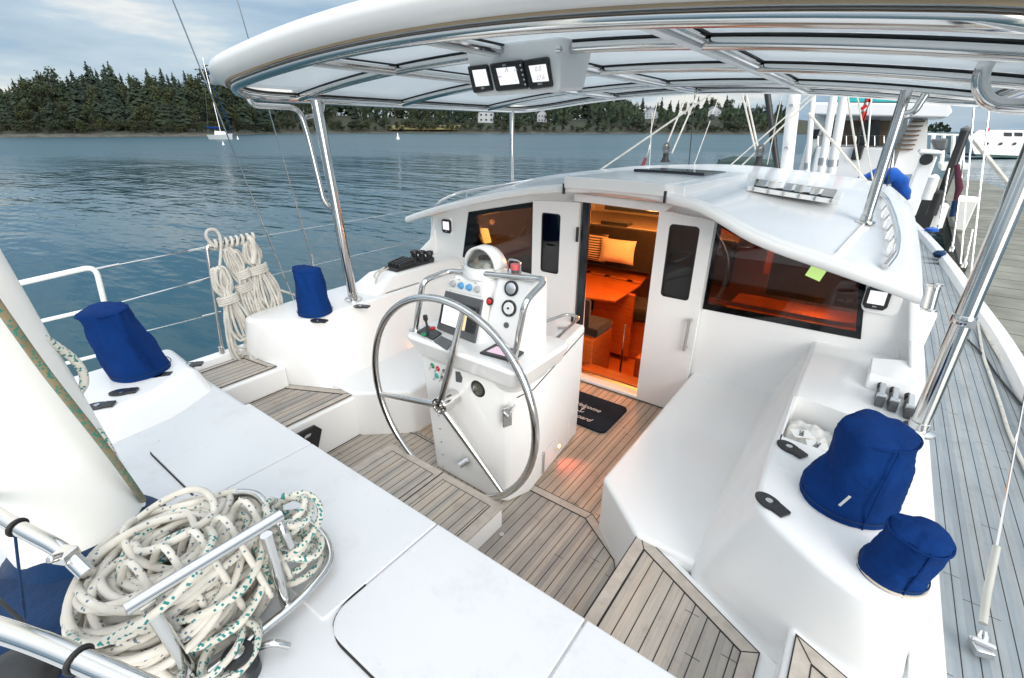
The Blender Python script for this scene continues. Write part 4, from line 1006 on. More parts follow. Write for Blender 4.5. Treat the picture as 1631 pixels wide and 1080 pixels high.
# table ledge
def ledge(z0, z1, x0, x1, y0, y1, r, inset, nm):
    a = rrect(x0+inset, y0+inset, x1-inset, y1, r, 5); b = rrect(x0, y0, x1, y1, r, 5); m = MB(); m.frus([(p[0], p[1], z0) for p in a], [(p[0], p[1], z1) for p in b]); return m.build(nm, WHITE, hc_, bevel=.028, seg=5)
ledge(.865, 1.005, -2.06, -1.185, 1.655, 2.18, .07, .055, 'table_ledge')
ledge(.80, .90, -2.0, -1.25, 1.72, 2.10, .07, .04, 'ledge_flare')
# tower
KNOBG = colr('pale_grey_knob', (.42, .43, .44))
TL = [(-1.93, 1.83, .98), (-1.575, 1.81, .98), (-1.575, 2.12, .98), (-1.93, 2.12, .98)]
TH = [(-1.87, 1.935, 1.335), (-1.60, 1.925, 1.335), (-1.60, 2.12, 1.345), (-1.87, 2.12, 1.345)]
m = MB(); m.frus(TL, TH); m.build('tower', WHITE, hc_, bevel=.022, seg=4)
QL = [(-1.60, 1.845, .98), (-1.35, 1.86, .98), (-1.30, 1.92, .98), (-1.30, 2.08, .98), (-1.60, 2.08, .98)]
QH = [(-1.56, 1.955, 1.39), (-1.34, 1.965, 1.39), (-1.29, 2.01, 1.39), (-1.30, 2.06, 1.39), (-1.56, 2.06, 1.39)]
m = MB(); m.frus(QL, QH); m.build('gauge_tower', WHITE, hc_, bevel=.022, seg=4)
m = MB(); m.frus([(-1.66, 1.90, .98), (-1.50, 1.90, .98), (-1.50, 2.11, .98), (-1.66, 2.11, .98)], [(-1.64, 1.965, 1.33), (-1.50, 1.985, 1.37), (-1.50, 2.11, 1.37), (-1.64, 2.11, 1.34)]); m.build('tower_web', WHITE, hc_, bevel=.01)
fa = V(TL[0]); fb_ = V(TL[1]); fn = (fb_-fa).cross(V(TH[0])-fa).normalized()
ga = V(QL[0]); gn = (V(QL[1])-ga).cross(V(QH[0])-ga).normalized()
if fn.y > 0: fn = -fn
if gn.y > 0: gn = -gn
def F(px_, py_, d=0): return Pn(px_, py_, fa+fn*d, fn)
def G(px_, py_, d=0): return Pn(px_, py_, ga+gn*d, gn)
def slabq(quad, fnc, nrm, d0, d1, mat, nm, par=hc_, bevel=0):
    A = [fnc(a_, b_, 0) for a_, b_ in quad]; m = MB(); m.frus([p+nrm*d0 for p in A], [p+nrm*d1 for p in A]); return m.build(nm, mat, par, 0 if not bevel else 38, bevel=bevel)
plot = slabq([(711, 463), (770, 478), (757.6, 548), (697, 523)], F, fn, -.005, .010, GREYP, 'chart_plotter', bevel=.004)
slabq([(708, 475), (766, 492), (757, 532), (702, 514)], F, fn, .008, .018, BLACK, 'plotter_bezel', plot, .003)
slabq([(711, 485), (749, 495), (743, 527), (706, 514)], F, fn, .018, .0195, SCREEN, 'screen', plot)
slabq([(741, 493), (749, 495), (743, 527), (736, 524)], F, fn, .0196, .0205, SCREENY, 'chart_area', plot)
xF = (fb_-fa).normalized(); uF = fn.cross(xF); uF = uF if uF.z > 0 else -uF
text('B&G', 'lettering', LETTER, plot, F(731, 485, .019), xF, uF, .016)
m = MB(); p = F(755.5, 501, .018); m.cyl(p, p+fn*.012, .010)
for dx, dy in ((3, -12), (2.5, -8), (2, -4), (-1.5, 8), (-2, 12), (-3, 17)): p = F(757+dx, 500+dy, .018); m.cyl(p, p+fn*.003, .004, n=8)
m.build('plotter_button', GREYP, plot, 0)
kp = slabq([(716, 441.5), (772, 454.5), (768, 473), (711, 461)], F, fn, -.003, .004, WPLAS, 'switch_panel', bevel=.003)
for (px_, py_), mat_, nm_ in (((722.5, 452), KNOBG, 'white knob'), ((735, 455), BLUEP, 'light blue knob'), ((748, 458), BLUEP, 'light blue knob'), ((761, 461), KNOBG, 'white knob')):
    p = F(px_, py_, .004); m = MB(); m.rev([(.021, 0), (.020, .004), (.015, .006), (.014, .02), (0, .021)], p, fn, 20); lab(m.build('knob', mat_, kp), nm_)
m = MB()
for a_, b_, w_ in ((731, 445.5, .020), (757, 451, .018), (723, 457.5, .010), (735, 460.5, .012), (748, 463.5, .012), (761, 466, .010)): q_ = F(a_, b_, .0045); m.tube([q_-xF*w_*.5, q_+xF*w_*.5], .0016, 4)
m.build('switch_legend', GREYP, kp, 0)
p = G(781, 480, 0); m = MB(); m.cyl(p, p+gn*.010, .022); rb = m.build('stop_button', BLACK, hc_); m = MB(); m.rev([(.015, 0), (.015, .008), (.01, .012), (0, .013)], p+gn*.01, gn, 20); m.build('cap', RED, rb)
def Hh(px_, py_, d=0): return Pn(px_, py_, ga+gn*d, gn)
p = G(815.5, 459.5); m = MB(); m.rev([(.042, -.004), (.042, .012), (.036, .014)], p, gn); g1 = m.build('gauge', BLACK, hc_); m = MB(); m.rev([(.031, .014), (.02, .020), (0, .022)], p, gn); m.build('gauge_face', DULL, g1)
p = G(811.5, 491); m = MB(); m.rev([(.046, -.004), (.046, .008), (.034, .010)], p, gn); g2 = m.build('gauge', BLACK, hc_); m = MB(); m.rev([(.033, .010), (.030, .013), (0, .013)], p, gn); m.build('gauge_face', WPLAS, g2); m = MB(); m.rev([(.006, .013), (.006, .018), (0, .018)], p, gn, 12); m.build('gauge_hub', BLACK, g2)
m = MB()
for k in range(8): a_ = k*PI/4+.2; u_, v_ = ortho(gn); q_ = p+(u_*math.cos(a_)+v_*math.sin(a_))*.040+gn*.009; m.cyl(q_, q_+gn*.002, .003, n=8)
m.build('gauge_screw', STEEL, g2, 0)
p = G(807, 518); m = MB(); m.rev([(.016, -.002), (.016, .006), (0, .008)], p, gn); m.build('socket_cover', GREYP, hc_)
# dome compass
dc = F(771, 428, 0); dc = V((-1.715, 2.03, 1.365))
m = MB(); m.rev([(.125, -.03), (.125, .0), (.118, .02), (.10, .028), (.095, .03)], dc, n=36); cp = m.build('compass_dome', WPLAS, hc_)
m = MB(); m.grid(lambda u, v: dc+V((.100*math.cos(v*2*PI)*math.sin(u*PI/2), .100*math.sin(v*2*PI)*math.sin(u*PI/2), .02+.095*math.cos(u*PI/2))), 10, 32); m.build('glass_dome', CLEAR, cp, 180)
m = MB(); m.rev([(.07, .012), (.072, .03), (.05, .038), (0, .04)], dc, n=30); m.build('compass_card', plain('compass_card_paint', (.35, .34, .30), .3, 0, .5, 30), cp)
m = MB()
A = [dc+V((.112*math.cos(t_), -.02+.012*math.sin(t_*1), .02+.115*math.sin(t_))) for t_ in [PI*i/24 for i in range(25)]]
m = MB(); rows_ = []
for t_ in [PI*i/28 for i in range(29)]:
    rows_.append([m.b.verts.new(dc+V(((.118)*math.cos(t_), yy, .02+(.118)*math.sin(t_)*rad))) for yy, rad in ((-.045, 1.0), (.02, 1.02), (.06, .92))])
for a_, b_ in zip(rows_, rows_[1:]):
    for k in range(2): m.face([a_[k], a_[k+1], b_[k+1], b_[k]])
m.build('compass_hood', WPLAS, cp, 60, solid=.014)
for (bx, by) in ((819, 433), (752, 418)):
    o_ = G(bx, by, -.06); o_ = Pz(bx, by+3, 1.39 if bx > 800 else 1.34)
    m = MB(); m.tube(fil([o_+V((-.042, 0, 0)), o_+V((-.042, 0, .075)), o_+V((.042, 0, .075)), o_+V((.042, 0, 0))], .025), .005, 8); m.build('guard_hoop', STEEL, hc_)
    if bx > 800:
        m = MB(); m.cyl(o_+V((0, .01, -.005)), o_+V((0, .01, .02)), .022); kb = m.build('kill_switch', GREYP, hc_); m = MB(); m.cyl(o_+V((0, .01, .02)), o_+V((0, .01, .052)), .026); m.build('cap', PINK, kb, bevel=.004)
# ledge items
ZL = 1.0055
def LZ(a_, b_, d=0): return Pz(a_, b_, ZL+d)
tp = slabq([(664, 531), (681, 520), (704, 533), (690, 543)], LZ, V((0, 0, 1)), 0, .012, BLACK, 'throttle_panel', bevel=.003)
slabq([(691, 545), (703, 537), (722, 546), (712, 559)], LZ, V((0, 0, 1)), 0, .010, GREYP, 'key_pad', bevel=.003)
p = LZ(682, 530, .012); m = MB(); m.cyl(p, p+V((-.012, 0, .08)), .007); m.rev([(.008, 0), (.014, .01), (.013, .035), (0, .04)], p+V((-.012, 0, .07)), (-.1, 0, 1)); m.build('joystick', BLACK, tp)
for (a_, b_), mt_ in (((675, 533), GREEN), ((689, 523), RED)): p = LZ(a_, b_, .012); m = MB(); m.rev([(.018, 0), (.018, .006), (0, .009)], p); m.build('push_button', mt_, tp)
pp_ = slabq([(764, 564), (789, 550), (835, 563), (816, 578)], LZ, V((0, 0, 1)), 0, .012, BLACK, 'flat_display', bevel=.003); slabq([(775, 563), (791, 555), (821, 564), (809, 572)], LZ, V((0, 0, 1)), .012, .0135, SCREENP, 'screen', pp_)
# pedestal front items
pn_ = V((0, -1, 0))
def FP(px_, py_, d=0): return Py(px_, py_, 1.752-d)
for (a_, b_), mt_ in (((690, 582), GREEN), ((698.5, 586.5), RED), ((709, 591), GREYP), ((696.5, 598), TEALP), ((706, 602), GREYP)):
    p = FP(a_, b_); m = MB(); m.rev([(.018, -.004), (.018, .006), (.014, .010), (0, .012)], p, pn_, 18); k_ = m.build('rocker_switch', mt_, hc_); m = MB(); m.cyl(p+pn_*.01, p+pn_*.035+V((0, 0, -.012)), .004); m.build('toggle', STEEL, k_)
slabq([(727, 590), (735, 591), (739, 601), (737, 609), (728, 607)], FP, V((0, -1, 0)), -.002, .012, GREYP, 'switch_cover', bevel=.004)
p = FP(763.5, 618); m = MB(); m.rev([(.052, -.004), (.052, .012), (.042, .016)], p, pn_); g3 = m.build('engine_gauge', BLACK, hc_); m = MB(); m.rev([(.040, .012), (.036, .016), (0, .018)], p, pn_); m.build('gauge_face', plain('gauge_dial', (.10, .10, .08), .15), g3)
m = MB(); m.cyl(p+pn_*.018+V((-.015, 0, -.005)), p+pn_*.03+V((-.015, 0, -.005)), .008); m.build('gauge_knob', STEEL, g3)
m = MB()
for a_, b_ in ((684, 570), (712, 577), (736, 589), (775, 606), (693, 604), (750, 628), (779, 641), (699, 662), (701, 683), (703, 704), (705, 724), (743, 652), (763, 662), (774, 676), (775, 698), (777, 722), (706, 743), (780, 762), (781, 785)): p = Py(a_, b_, 1.752+(.02 if b_ > 640 else .0)*(b_-640)/140); m.cyl(p+pn_*-.002, p+pn_*.0035, .005, n=10)
m.build('screw', DULL, hc_, 0)
p = Py(742, 733, 1.764); m = MB(); m.rev([(.052, -.004), (.050, .003), (.03, .004)], p+V((.015, 0, .012)), pn_, 24); m.build('fitting_plate', WPLAS, hc_); m = MB(); m.tube([p+V((.02, 0, .015)), p+V((-.012, -.045, -.018))], [.022, .02], 16); m.tube([p+V((.03, -.01, .03)), p+V((.04, -.03, .02))], .008, 8); m.build('shower_outlet', DULL, hc_)
p = Px(808, 664, -1.335); m = MB(); m.box(p, (.012, .055, .12), Matrix.Rotation(-.35, 3, 'Z')); m.cyl(p+V((.0, -.01, .02)), p+V((.03, -.02, .02)), .014); m.tube([p+V((.02, .0, .03)), p+V((.03, .03, .075))], .006, 8); m.build('latch', STEEL, hc_, bevel=.003)
# rails
a_ = Pz(661, 527, 1.0); t1 = Py(674, 447, a_.y); b_ = Pz(818, 578, 1.0); t2 = Py(836, 481, b_.y)
k1 = V((t1.x+.06, 2.20, t1.z+.0)); k2 = V((t2.x+.0, 2.30, t2.z+.01)); k2 = Px(870, 445, t2.x-.005); k1 = V((t1.x, k2.y, t1.z+.01))
m = MB(); m.tube(fil([a_, t1, k1, k2, t2, b_], .055, 7), .0165, 14); 
for p in (a_, b_): m.rev([(.034, 0), (.034, .006), (.02, .012)], p, n=20)
m.build('grab_rail', STEEL, hc_)
ptsr = [Pz(838, 524, .985), Pz(903, 500, .985), Pz(924, 505, .985), Pz(868, 556, .985)]
m = MB(); m.tube(fil([ptsr[0]+V((0, 0, -.07)), ptsr[0], V((ptsr[1].x, ptsr[1].y, .985)), ptsr[2], ptsr[3], ptsr[3]+V((0, 0, -.07))], .04, 6), .010, 12)
m.build('lid_rail', STEEL, hc_)
m = MB(); p = Pz(838, 533, .93); m.box(p, (.03, .05, .05)); m.cyl(p, p+V((.03, -.02, .02)), .014); m.build('rail_bracket', STEEL, hc_, bevel=.005)
m = MB(); p = Pz(896, 523, .887); m.box(p, (.055, .045, .004), Matrix.Rotation(.6, 3, 'Z')); m.build('label_plate', DULL, hc_, 0)

# ================================================================== STEERING WHEEL
WC = V((-1.715, 1.66, .661)); WR = .618
wh = thing('steering_wheel', 'large polished steel steering wheel with three spokes', 'steering wheel', WC)
wu = V((math.cos(R(.9)), math.sin(R(.9)), 0)); wv = V((-math.sin(R(.9))*math.sin(R(-1.4)), math.sin(R(1.4)), math.cos(R(-1.4)))).normalized(); wn_ = wu.cross(wv)
m = MB(); m.tube([WC+(wu*math.cos(t_)+wv*math.sin(t_))*WR for t_ in [2*PI*i/72 for i in range(72)]], .021, 14, closed=True); m.build('rim', STEEL, wh)
hub = WC+wn_*.06
for px_, py_ in ((737, 497), (603, 627), (803, 790)):
    t_ = Pn(px_, py_, WC, wn_); d = (t_-WC).normalized()
    m = MB(); m.tube([WC+wn_*.045+d*.03, WC+wn_*.03+d*.2, WC+d*(WR-.01)], [.021, .021, .015], 14); m.build('spoke', STEEL, wh)
back = WC-wn_*.16 if wn_.y < 0 else WC+wn_*.16
fw = wn_ if wn_.y < 0 else -wn_
m = MB(); m.rev([(.043, -.16), (.043, -.02), (.055, -.018), (.055, .055), (.048, .062), (.040, .062), (.036, .05), (.022, .05), (.020, .066), (0, .068)], WC, fw, 32); m.build('hub', STEEL, wh)

# ================================================================== LIGHTS/DISPLAYS ON THE BULKHEAD
for (x_, z_), sgn, nm in (((-3.41, 1.213), -1, 'lit white square display on the left end of the bulkhead'), ((.137, 1.185), 1, 'lit white square display on the right end of the bulkhead')):
    d = thing('bulkhead_display', nm, 'display', (x_, BY, z_), 'displays at the ends of the bulkhead')
    m = MB(); q = rrect(x_-.085+.02*sgn, z_-.095, x_+.085+.035*sgn, z_+.085, .04, 4); m.plate(q, [], lambda u, v, w_: (u, BY-w_, v), .018); m.build('mount_plate', WHITE, d, bevel=.005)
    m = MB(); q = [(x_-.062, z_-.045), (x_-.045, z_-.068), (x_+.045, z_-.068), (x_+.062, z_-.045), (x_+.062, z_+.05), (x_+.045, z_+.066), (x_-.045, z_+.066), (x_-.062, z_+.05)]
    m.plate(q, [], lambda u, v, w_: (u, BY-.019-w_, v), .018); m.build('bezel', BLACK, d, bevel=.004)
    m = MB(); m.plate([(x_-.042, z_-.035), (x_+.042, z_-.035), (x_+.042, z_+.045), (x_-.042, z_+.045)], [], lambda u, v, w_: (u, BY-.038-w_, v), .001); m.build('screen', SCREEN, d, 0)
    text('B&G', 'lettering', LETTER, d, (x_, BY-.039, z_-.05), (1, 0, 0), (0, 0, 1), .012)

# ================================================================== CANVAS COVERS
def cover(bx, by, tz, r0, r1, lean, label, seed, cap=.0, dz=.0, piping=None, squash=1.0, face=V((0, -1, 0))):
    rnd = random.Random(seed); c = V((bx, by, .832)); t = thing('winch_cover', label, 'winch cover', c, 'blue canvas winch covers')
    m = MB(); n = 80; rings = []; H = tz
    prof_ = [(r0*.99, 0), (r0*1.0, .012), (r0*.99, .05)]
    for k in range(1, 25): f_ = k/24; prof_.append((r0+(r1-r0)*(f_**.8), .05+(H-.07)*f_))
    prof_ += [(r1*.985, H-.008), (r1*.93, H+.002), (r1*.6, H+cap*.7), (r1*.25, H+cap), (0, H+cap*1.0)]
    m.rev(prof_, (0, 0, 0), n=n)
    for v in m.b.verts:
        h = v.co.z/H; nz = noise.noise(V((v.co.x*7+seed, v.co.y*7, v.co.z*5)))*.026+noise.noise(V((v.co.x*18+seed, v.co.y*18, v.co.z*9)))*.011-abs(noise.noise(V((v.co.x*24+seed, v.co.y*24, v.co.z*34))))*.007+.004*math.sin(math.atan2(v.co.y, v.co.x)*26)*max(0, .35-h)
        rad = V((v.co.x, v.co.y, 0)); 
        if rad.length > 1e-3: v.co += rad.normalized()*nz*(1 if h > .12 else .3)
        v.co.x *= squash; v.co += V(lean)*h; v.co.z += nz*.6*h; v.co += c
    m.build('canvas_body', BLUE, t, 60)
    m = MB(); A = []
    for k in range(n):
        a = 2*PI*k/n; x = (r1*1.0)*math.cos(a); y = (r1*1.0)*math.sin(a); nz = noise.noise(V((x*7+seed, y*7, H*5)))*.022
        A.append(c+V((x*(1+nz/r1)*squash, y*(1+nz/r1), H-.012))+V(lean))
    m.tube(A, .0035, 6, closed=True); m.build('piping', BLUE, t)
    ca = math.atan2(-c.y, -c.x)+.5; m = MB(); m.tube([c+V(lean)*f_+V(((r0+(r1-r0)*f_**.8+.001)*math.cos(ca)*squash, (r0+(r1-r0)*f_**.8+.001)*math.sin(ca), H*f_*.97)) for f_ in [i/16 for i in range(17)]], .003, 5); m.build('side_seam', BLUE, t)
    m = MB(); m.tube([c+V((r0*1.005*squash*math.cos(2*PI*k/n), r0*1.005*math.sin(2*PI*k/n), .024)) for k in range(n)], .0025, 5, closed=True); m.build('drawstring_hem', DKBLUE, t)
    if piping:
        m = MB(); m.tube([c+V((r0*1.01*squash*math.cos(2*PI*k/n), r0*1.01*math.sin(2*PI*k/n), .006)) for k in range(n)], .005, 6, closed=True); m.build('hem', CREAM, t)
    return t
big = cover(.175, 1.86, .32, .150, .118, (.035, .015, 0), 'tall blue canvas cover, the largest, on the right coaming', 1.3, .01)
cover(.318, 1.565, .19, .088, .080, (.022, -.010, 0), 'small low blue canvas cover beside the largest one', 4.1, .012, piping=True)
cover(-3.20, 1.80, .33, .125, .095, (-.055, .02, 0), 'blue canvas cover left of the hardtop pole', 7.7, .015)
cover(-3.14, .66, .36, .145, .118, (-.13, -.05, 0), 'leaning blue canvas cover beside the white mizzen mast', 9.2, .012)
# stitched logo patch on the big cover
m = MB(); q0 = V((.175, 1.86, .93)); d0 = (CAM-q0); d0.z = 0; d0.normalize(); pc = q0+d0*.152; m.box(pc, (.008, .003, .055), Matrix.Rotation(.35, 3, 'Y')); lg = m.build('woven_label', LETTER, big, 0)
# ================================================================== FLUSH LATCHES ON THE COAMINGS
def latch(px_, py_, z, ang, label):
    p = Pz(px_, py_, z); t = thing('locker_latch', label, 'latch', p, 'black flush latches on the coamings')
    c, s = math.cos(ang), math.sin(ang); el = [(.055*math.cos(a)*1.0, .036*math.sin(a)) for a in [2*PI*i/24 for i in range(24)]]
    tr = lambda u, v: (p.x+u*c-v*s, p.y+u*s+v*c)
    m = MB(); m.prism([tr(*e_) for e_ in el], z+.0, z+.010); m.build('body', BLACK, t, bevel=.003)
    m = MB(); m.prism([tr(*e_) for e_ in ((.03, -.028), (.075, -.024), (.075, .024), (.03, .028))], z+.001, z+.014); m.build('tab', BLACK, t, bevel=.003)
    m = MB(); m.cyl((p.x, p.y, z+.010), (p.x, p.y, z+.013), .013); m.build('lock_cylinder', STEEL, t)
latch(1256, 714, .83, -.55, 'black oval latch on the right coaming just below the open pocket'); latch(1224, 801, .83, -.55, 'black oval latch on the right coaming left of the largest blue cover')
latch(506, 512, .83, .4, 'black oval latch in front of the blue cover by the hardtop pole'); latch(574, 489, .83, .4, 'black oval latch right of the hardtop pole base')
latch(155, 648, .83, .9, 'leftmost black oval latch below the leaning blue cover'); latch(193, 626, .83, .9, 'second black oval latch from the left below the leaning cover'); latch(250, 600, .82, .9, 'third black oval latch from the left on the aft coaming'); latch(301, 583, .81, .9, 'black oval latch nearest the teak gate step')

# ================================================================== DOORMAT
mt = thing('doormat', 'dark blue welcome aboard doormat before the companionway', 'doormat', (-1.6, 3.0, 0))
q = rrect(-2.0, 2.80, -1.225, 3.25, .05, 5); MB().prism(q, -.004, .012).build('pile', MATM, mt, bevel=.004)
text('Welcome', 'lettering', LETTER, mt, (-1.385, 3.055, .0135), (1, 0, 0), (0, 1, 0), .066, .35, .0008, 'RIGHT'); text('Aboard', 'lettering', LETTER, mt, (-1.385, 2.89, .0135), (1, 0, 0), (0, 1, 0), .066, .35, .0008, 'RIGHT')
m = MB(); p = Pz(927, 652, .014); m.box(p, (.006, .06, .003)); m.box(p+V((0, .015, 0)), (.028, .006, .003)); m.tube([p+V((.028*math.cos(a), -.018+.022*math.sin(a), 0)) for a in [PI+PI*i/10 for i in range(11)]], .003, 5); m.tube([p+V((.009*math.cos(a), .037+.009*math.sin(a), 0)) for a in [2*PI*i/10 for i in range(10)]], .0025, 5, closed=True); m.build('anchor_motif', LETTER, mt, 0)

# ================================================================== POCKET CONTENTS, CLUTCHES
t = thing('sailcloth_bundle', 'crumpled white covers with printed tags stuffed in the coaming pocket', 'bundle', (.04, 2.38, .64))
m = MB(); 
def cl(u, v):
    x = -.085+.25*u; y = 2.20+.36*v; return V((x, y, .70+.055*noise.noise(V((x*13, y*11, 2)))+.03*noise.noise(V((x*30, y*30, 5)))+.07*math.sin(PI*u)*math.sin(PI*v)))
m.grid(cl, 30, 30); m.build('cloth', CLOTH, t, 60, solid=.004)
for (x, y, rz, bd) in ((-.02, 2.30, .5, 'B&G'), (.05, 2.24, .25, 'B&G')):
    m = MB(); rot = Matrix.Rotation(rz, 3, 'Z'); m.box((x, y, .80), (.085, .065, .003), rot); tg = m.build('tag', WPLAS, t, 0)
    text(bd, 'lettering', INK, tg, (x, y, .8025), rot @ V((.5, 1, 0)), rot @ V((-1, .5, 0)), .028)
# housing with three line exits on the right coaming
hb = thing('line_exit_housing', 'white moulded housing with three dark line exits on the right coaming', 'housing', (.28, 3.1, .83))
P4 = [Pz(1376, 618, .83), Pz(1452, 640, .83), Pz(1446, 590, .83), Pz(1382, 585, .83)]
m = MB(); m.frus([(p.x, p.y, .828) for p in P4], [(p.x, p.y+(.05 if k < 2 else -.01), .90) for k, p in enumerate(P4)]); m.build('housing_body', WHITE, hb, bevel=.012)
for k, (px_, py_) in enumerate(((1403, 617), (1423, 624), (1447, 634))):
    p = Pz(px_, py_, .86); m = MB(); m.cyl(p+V((0, .03, 0)), p+V((0, -.012, -.002)), .017); m.build('line_exit', RUBBER, hb)
    cl_ = thing('rope_clutch', ['grey rope clutch, left one below the housing', 'grey rope clutch, middle one below the housing', 'rope clutch half hidden by the big steel pole'][k], 'clutch', p, 'rope clutches on the right coaming')
    y0 = p.y-.06; m = MB(); m.box((p.x, y0-.06, .855), (.036, .13, .05)); m.build('body', GREYP, cl_, bevel=.006)
    m = MB(); m.box((p.x, y0-.05, .895), (.024, .10, .018), Matrix.Rotation(.25, 3, 'X')); m.cyl((p.x-.02, y0-.10, .885), (p.x+.02, y0-.10, .885), .014); m.build('handle', DULL, cl_, bevel=.003)
    m = MB(); m.tube([p+V((0, .02, 0)), p+V((0, -.07, 0))], .007, 8); m.build('line', ROPE, cl_)
# port clutch bank on its moulded plinth
pl = thing('clutch_bank', 'black rope clutch bank with mushroom blocks beside the port bench', 'clutch', (-3.3, 2.9, .9))
m = MB(); A = [Pz(566, 478, .83), Pz(600, 480, .83), Pz(690, 452, .83), Pz(670, 440, .83)]
m.frus([(-3.50, 2.25, .82), (-3.14, 2.30, .82), (-3.14, 3.40, .82), (-3.50, 3.40, .82)], [(-3.46, 2.50, .95), (-3.20, 2.55, .95), (-3.20, 3.40, .95), (-3.46, 3.40, .95)]); m.build('plinth', WHITE, pl, bevel=.03)
m = MB(); m.box((-3.33, 2.86, .962), (.20, .46, .02)); m.build('base_plate', BLACK, pl, bevel=.004)
for k in range(4): m = MB(); m.box((-3.39+.045*k, 2.78, .985), (.03, .20, .04)); m.cyl((-3.39+.045*k, 2.70, 1.0), (-3.39+.045*k, 2.86, 1.02), .013); m.build('clutch_handle', BLACK, pl, bevel=.004)
for x, y in ((-3.40, 3.0), (-3.33, 3.03), (-3.26, 3.06)): m = MB(); m.rev([(.045, 0), (.045, .02), (.03, .03), (.03, .05), (.04, .06), (.036, .085), (0, .095)], (x, y, .97), n=20); m.build('turning_block', BLACK, pl)
tag(MB().tube(spline([(-3.33, 2.62, .975), (-3.30, 2.50, .96), (-3.26, 2.42, .86), (-3.22, 2.55, .70), (-3.20, 2.75, .66)], 8), .008, 8).build('control_line', ROPE), 'beige control line falling from the clutch bank into the pocket', 'rope')
tag(MB().tube(spline([(-3.38, 2.62, .975), (-3.35, 2.48, .93), (-3.22, 2.52, .84), (-3.28, 2.66, .70), (-3.25, 2.85, .66)], 8), .008, 8).build('control_line', ROPEG), 'paler control line crossing into the pocket behind the wheel', 'rope')

# ================================================================== MIZZEN MAST, GRANNY BARS, ROPE PILE
MASTW = gelcoat('warm_white_mast_paint', (.88, .88, .84), .35, .03, .1)
mzc = V((-1.985, .105, .78)); rk = V((-.0, -.09, 1))
mz = thing('mizzen_mast', 'thick white mizzen mast at the left edge with a blue canvas boot', 'mast', mzc)
m = MB(); n = 48; rows_ = []
for h in (0, .5, 1, 2, 3.2):
    rows_.append([m.b.verts.new(mzc+rk*h+V((.150*math.cos(2*PI*k/n), .185*math.sin(2*PI*k/n), 0))) for k in range(n)])
for a, b in zip(rows_, rows_[1:]):
    for k in range(n): m.face([a[k], a[(k+1) % n], b[(k+1) % n], b[k]])
m.face(rows_[-1]); m.build('mast_tube', MASTW, mz, 60)
m = MB(); m.rev([(.175, .03), (.19, .0), (.22, -.03), (.235, -.05), (.245, -.06), (.25, -.075)], mzc, n=48, fn=lambda c: c+V((0, 0, .018*noise.noise(c*9)))); m.build('mast_boot', DKBLUE, mz, 60)
ml = tag(MB().tube(spline([Px(-30, 445, -1.80), Px(0, 490, -1.80), Px(75, 595, -1.802), Px(150, 690, -1.818), Px(195, 750, -1.855), Px(228, 797, -1.92)], 8), .011, 10).build('halyard', ROPEO), 'dirty green flecked halyard running down the face of the white mizzen mast', 'rope')
tag(MB().tube(spline([Px(60, 535, -1.93), Px(95, 555, -1.95), Px(126, 582, -1.97), Px(134, 610, -1.97), Px(118, 640, -1.95), Px(128, 668, -1.93), Px(158, 690, -1.93), Px(177, 722, -1.92), Px(190, 752, -1.94), Px(225, 800, -1.95)], 8), .013, 10).build('halyard', ROPET), 'white halyard with teal flecks bulging beside the mizzen mast edge', 'rope')
gb = thing('granny_bars', 'polished steel mast guard rails caging the rope pile', 'guard rail', (-1.3, .25, .72))
gx = -1.16
def GX(a, b, x=gx): return Px(a, b, x)
MB().tube([GX(199, 971), GX(448, 820)], .0165, 18).build('top_bar', STEEL, gb)
for q in ((236, 963, 312, 1082), (424, 852, 456, 962)):
    MB().tube([GX(q[0], q[1]), GX(q[2], q[3])], .0165, 14).build('upright', STEEL, gb)
zb_ = .775
lp = [Pz(305, 1092, .76), Pz(480, 955, .765), Pz(530, 895, .77), Pz(520, 855, .79), Pz(470, 815, .86)]
MB().tube(fil(lp, .09, 8), .0145, 14).build('lower_bar', STEEL, gb)
ar = [Pz(290, 835, .93), Pz(352, 788, 1.0), Pz(408, 783, 1.02), Px(449, 838, -1.17), Px(462, 870, -1.175)]
MB().tube(fil(ar, .08, 8), .0135, 14).build('arch', STEEL, gb)
MB().tube([Pz(382, 786, 1.01), Pz(371, 838, .92)], .008, 10).build('strut', STEEL, gb)
tA = thing('mast_rail', 'steel rail coming in from the left edge above the blue boot', 'rail', Pz(60, 855, .95))
MB().tube(fil([Pz(-60, 788, 1.14), Pz(20, 836, 1.12), Pz(100, 876, 1.09), Pz(140, 915, 1.05)], .1), .0195, 16).build('tube', STEEL, tA)
p = Pz(104, 884, 1.09); m = MB(); m.box(p, (.045, .045, .03), Matrix.Rotation(.5, 3, 'Z')); m.cyl(p, p+V((.03, -.03, .03)), .010); m.build('fitting', STEEL, tA, bevel=.006)
def tie(c, d, r, par):
    m = MB(); u, v = ortho(V(d)); m.tube([V(c)+(u*math.cos(a)+v*math.sin(a))*r for a in [2*PI*i/24 for i in range(24)]], .0045, 8, closed=True); m.build('cord_tie', RUBBER, par)
b0_, b1_ = Pz(20, 836, 1.12), Pz(100, 876, 1.09); tie(b0_.lerp(b1_, .1), b1_-b0_, .022, tA)
tB = thing('mast_rail', 'larger steel rail crossing the bottom left corner in front of the rope pile', 'rail', Pz(100, 1050, 1.1))
MB().tube(fil([Pz(-60, 985, 1.12), Pz(60, 1022, 1.1), Pz(250, 1105, 1.06)], .1), .0235, 16).build('tube', STEEL, tB)
b0_, b1_ = Pz(60, 1022, 1.1), Pz(250, 1105, 1.06); tie(b0_.lerp(b1_, .36), b1_-b0_, .0265, tB)
tag(MB().tube(spline([Pz(24, 852, 1.10), Pz(30, 905, 1.0), Pz(40, 985, .84)], 6), .0035, 6).build('cord', DKBLUE), 'thin dark blue cord hanging straight from the left steel rail', 'cord')
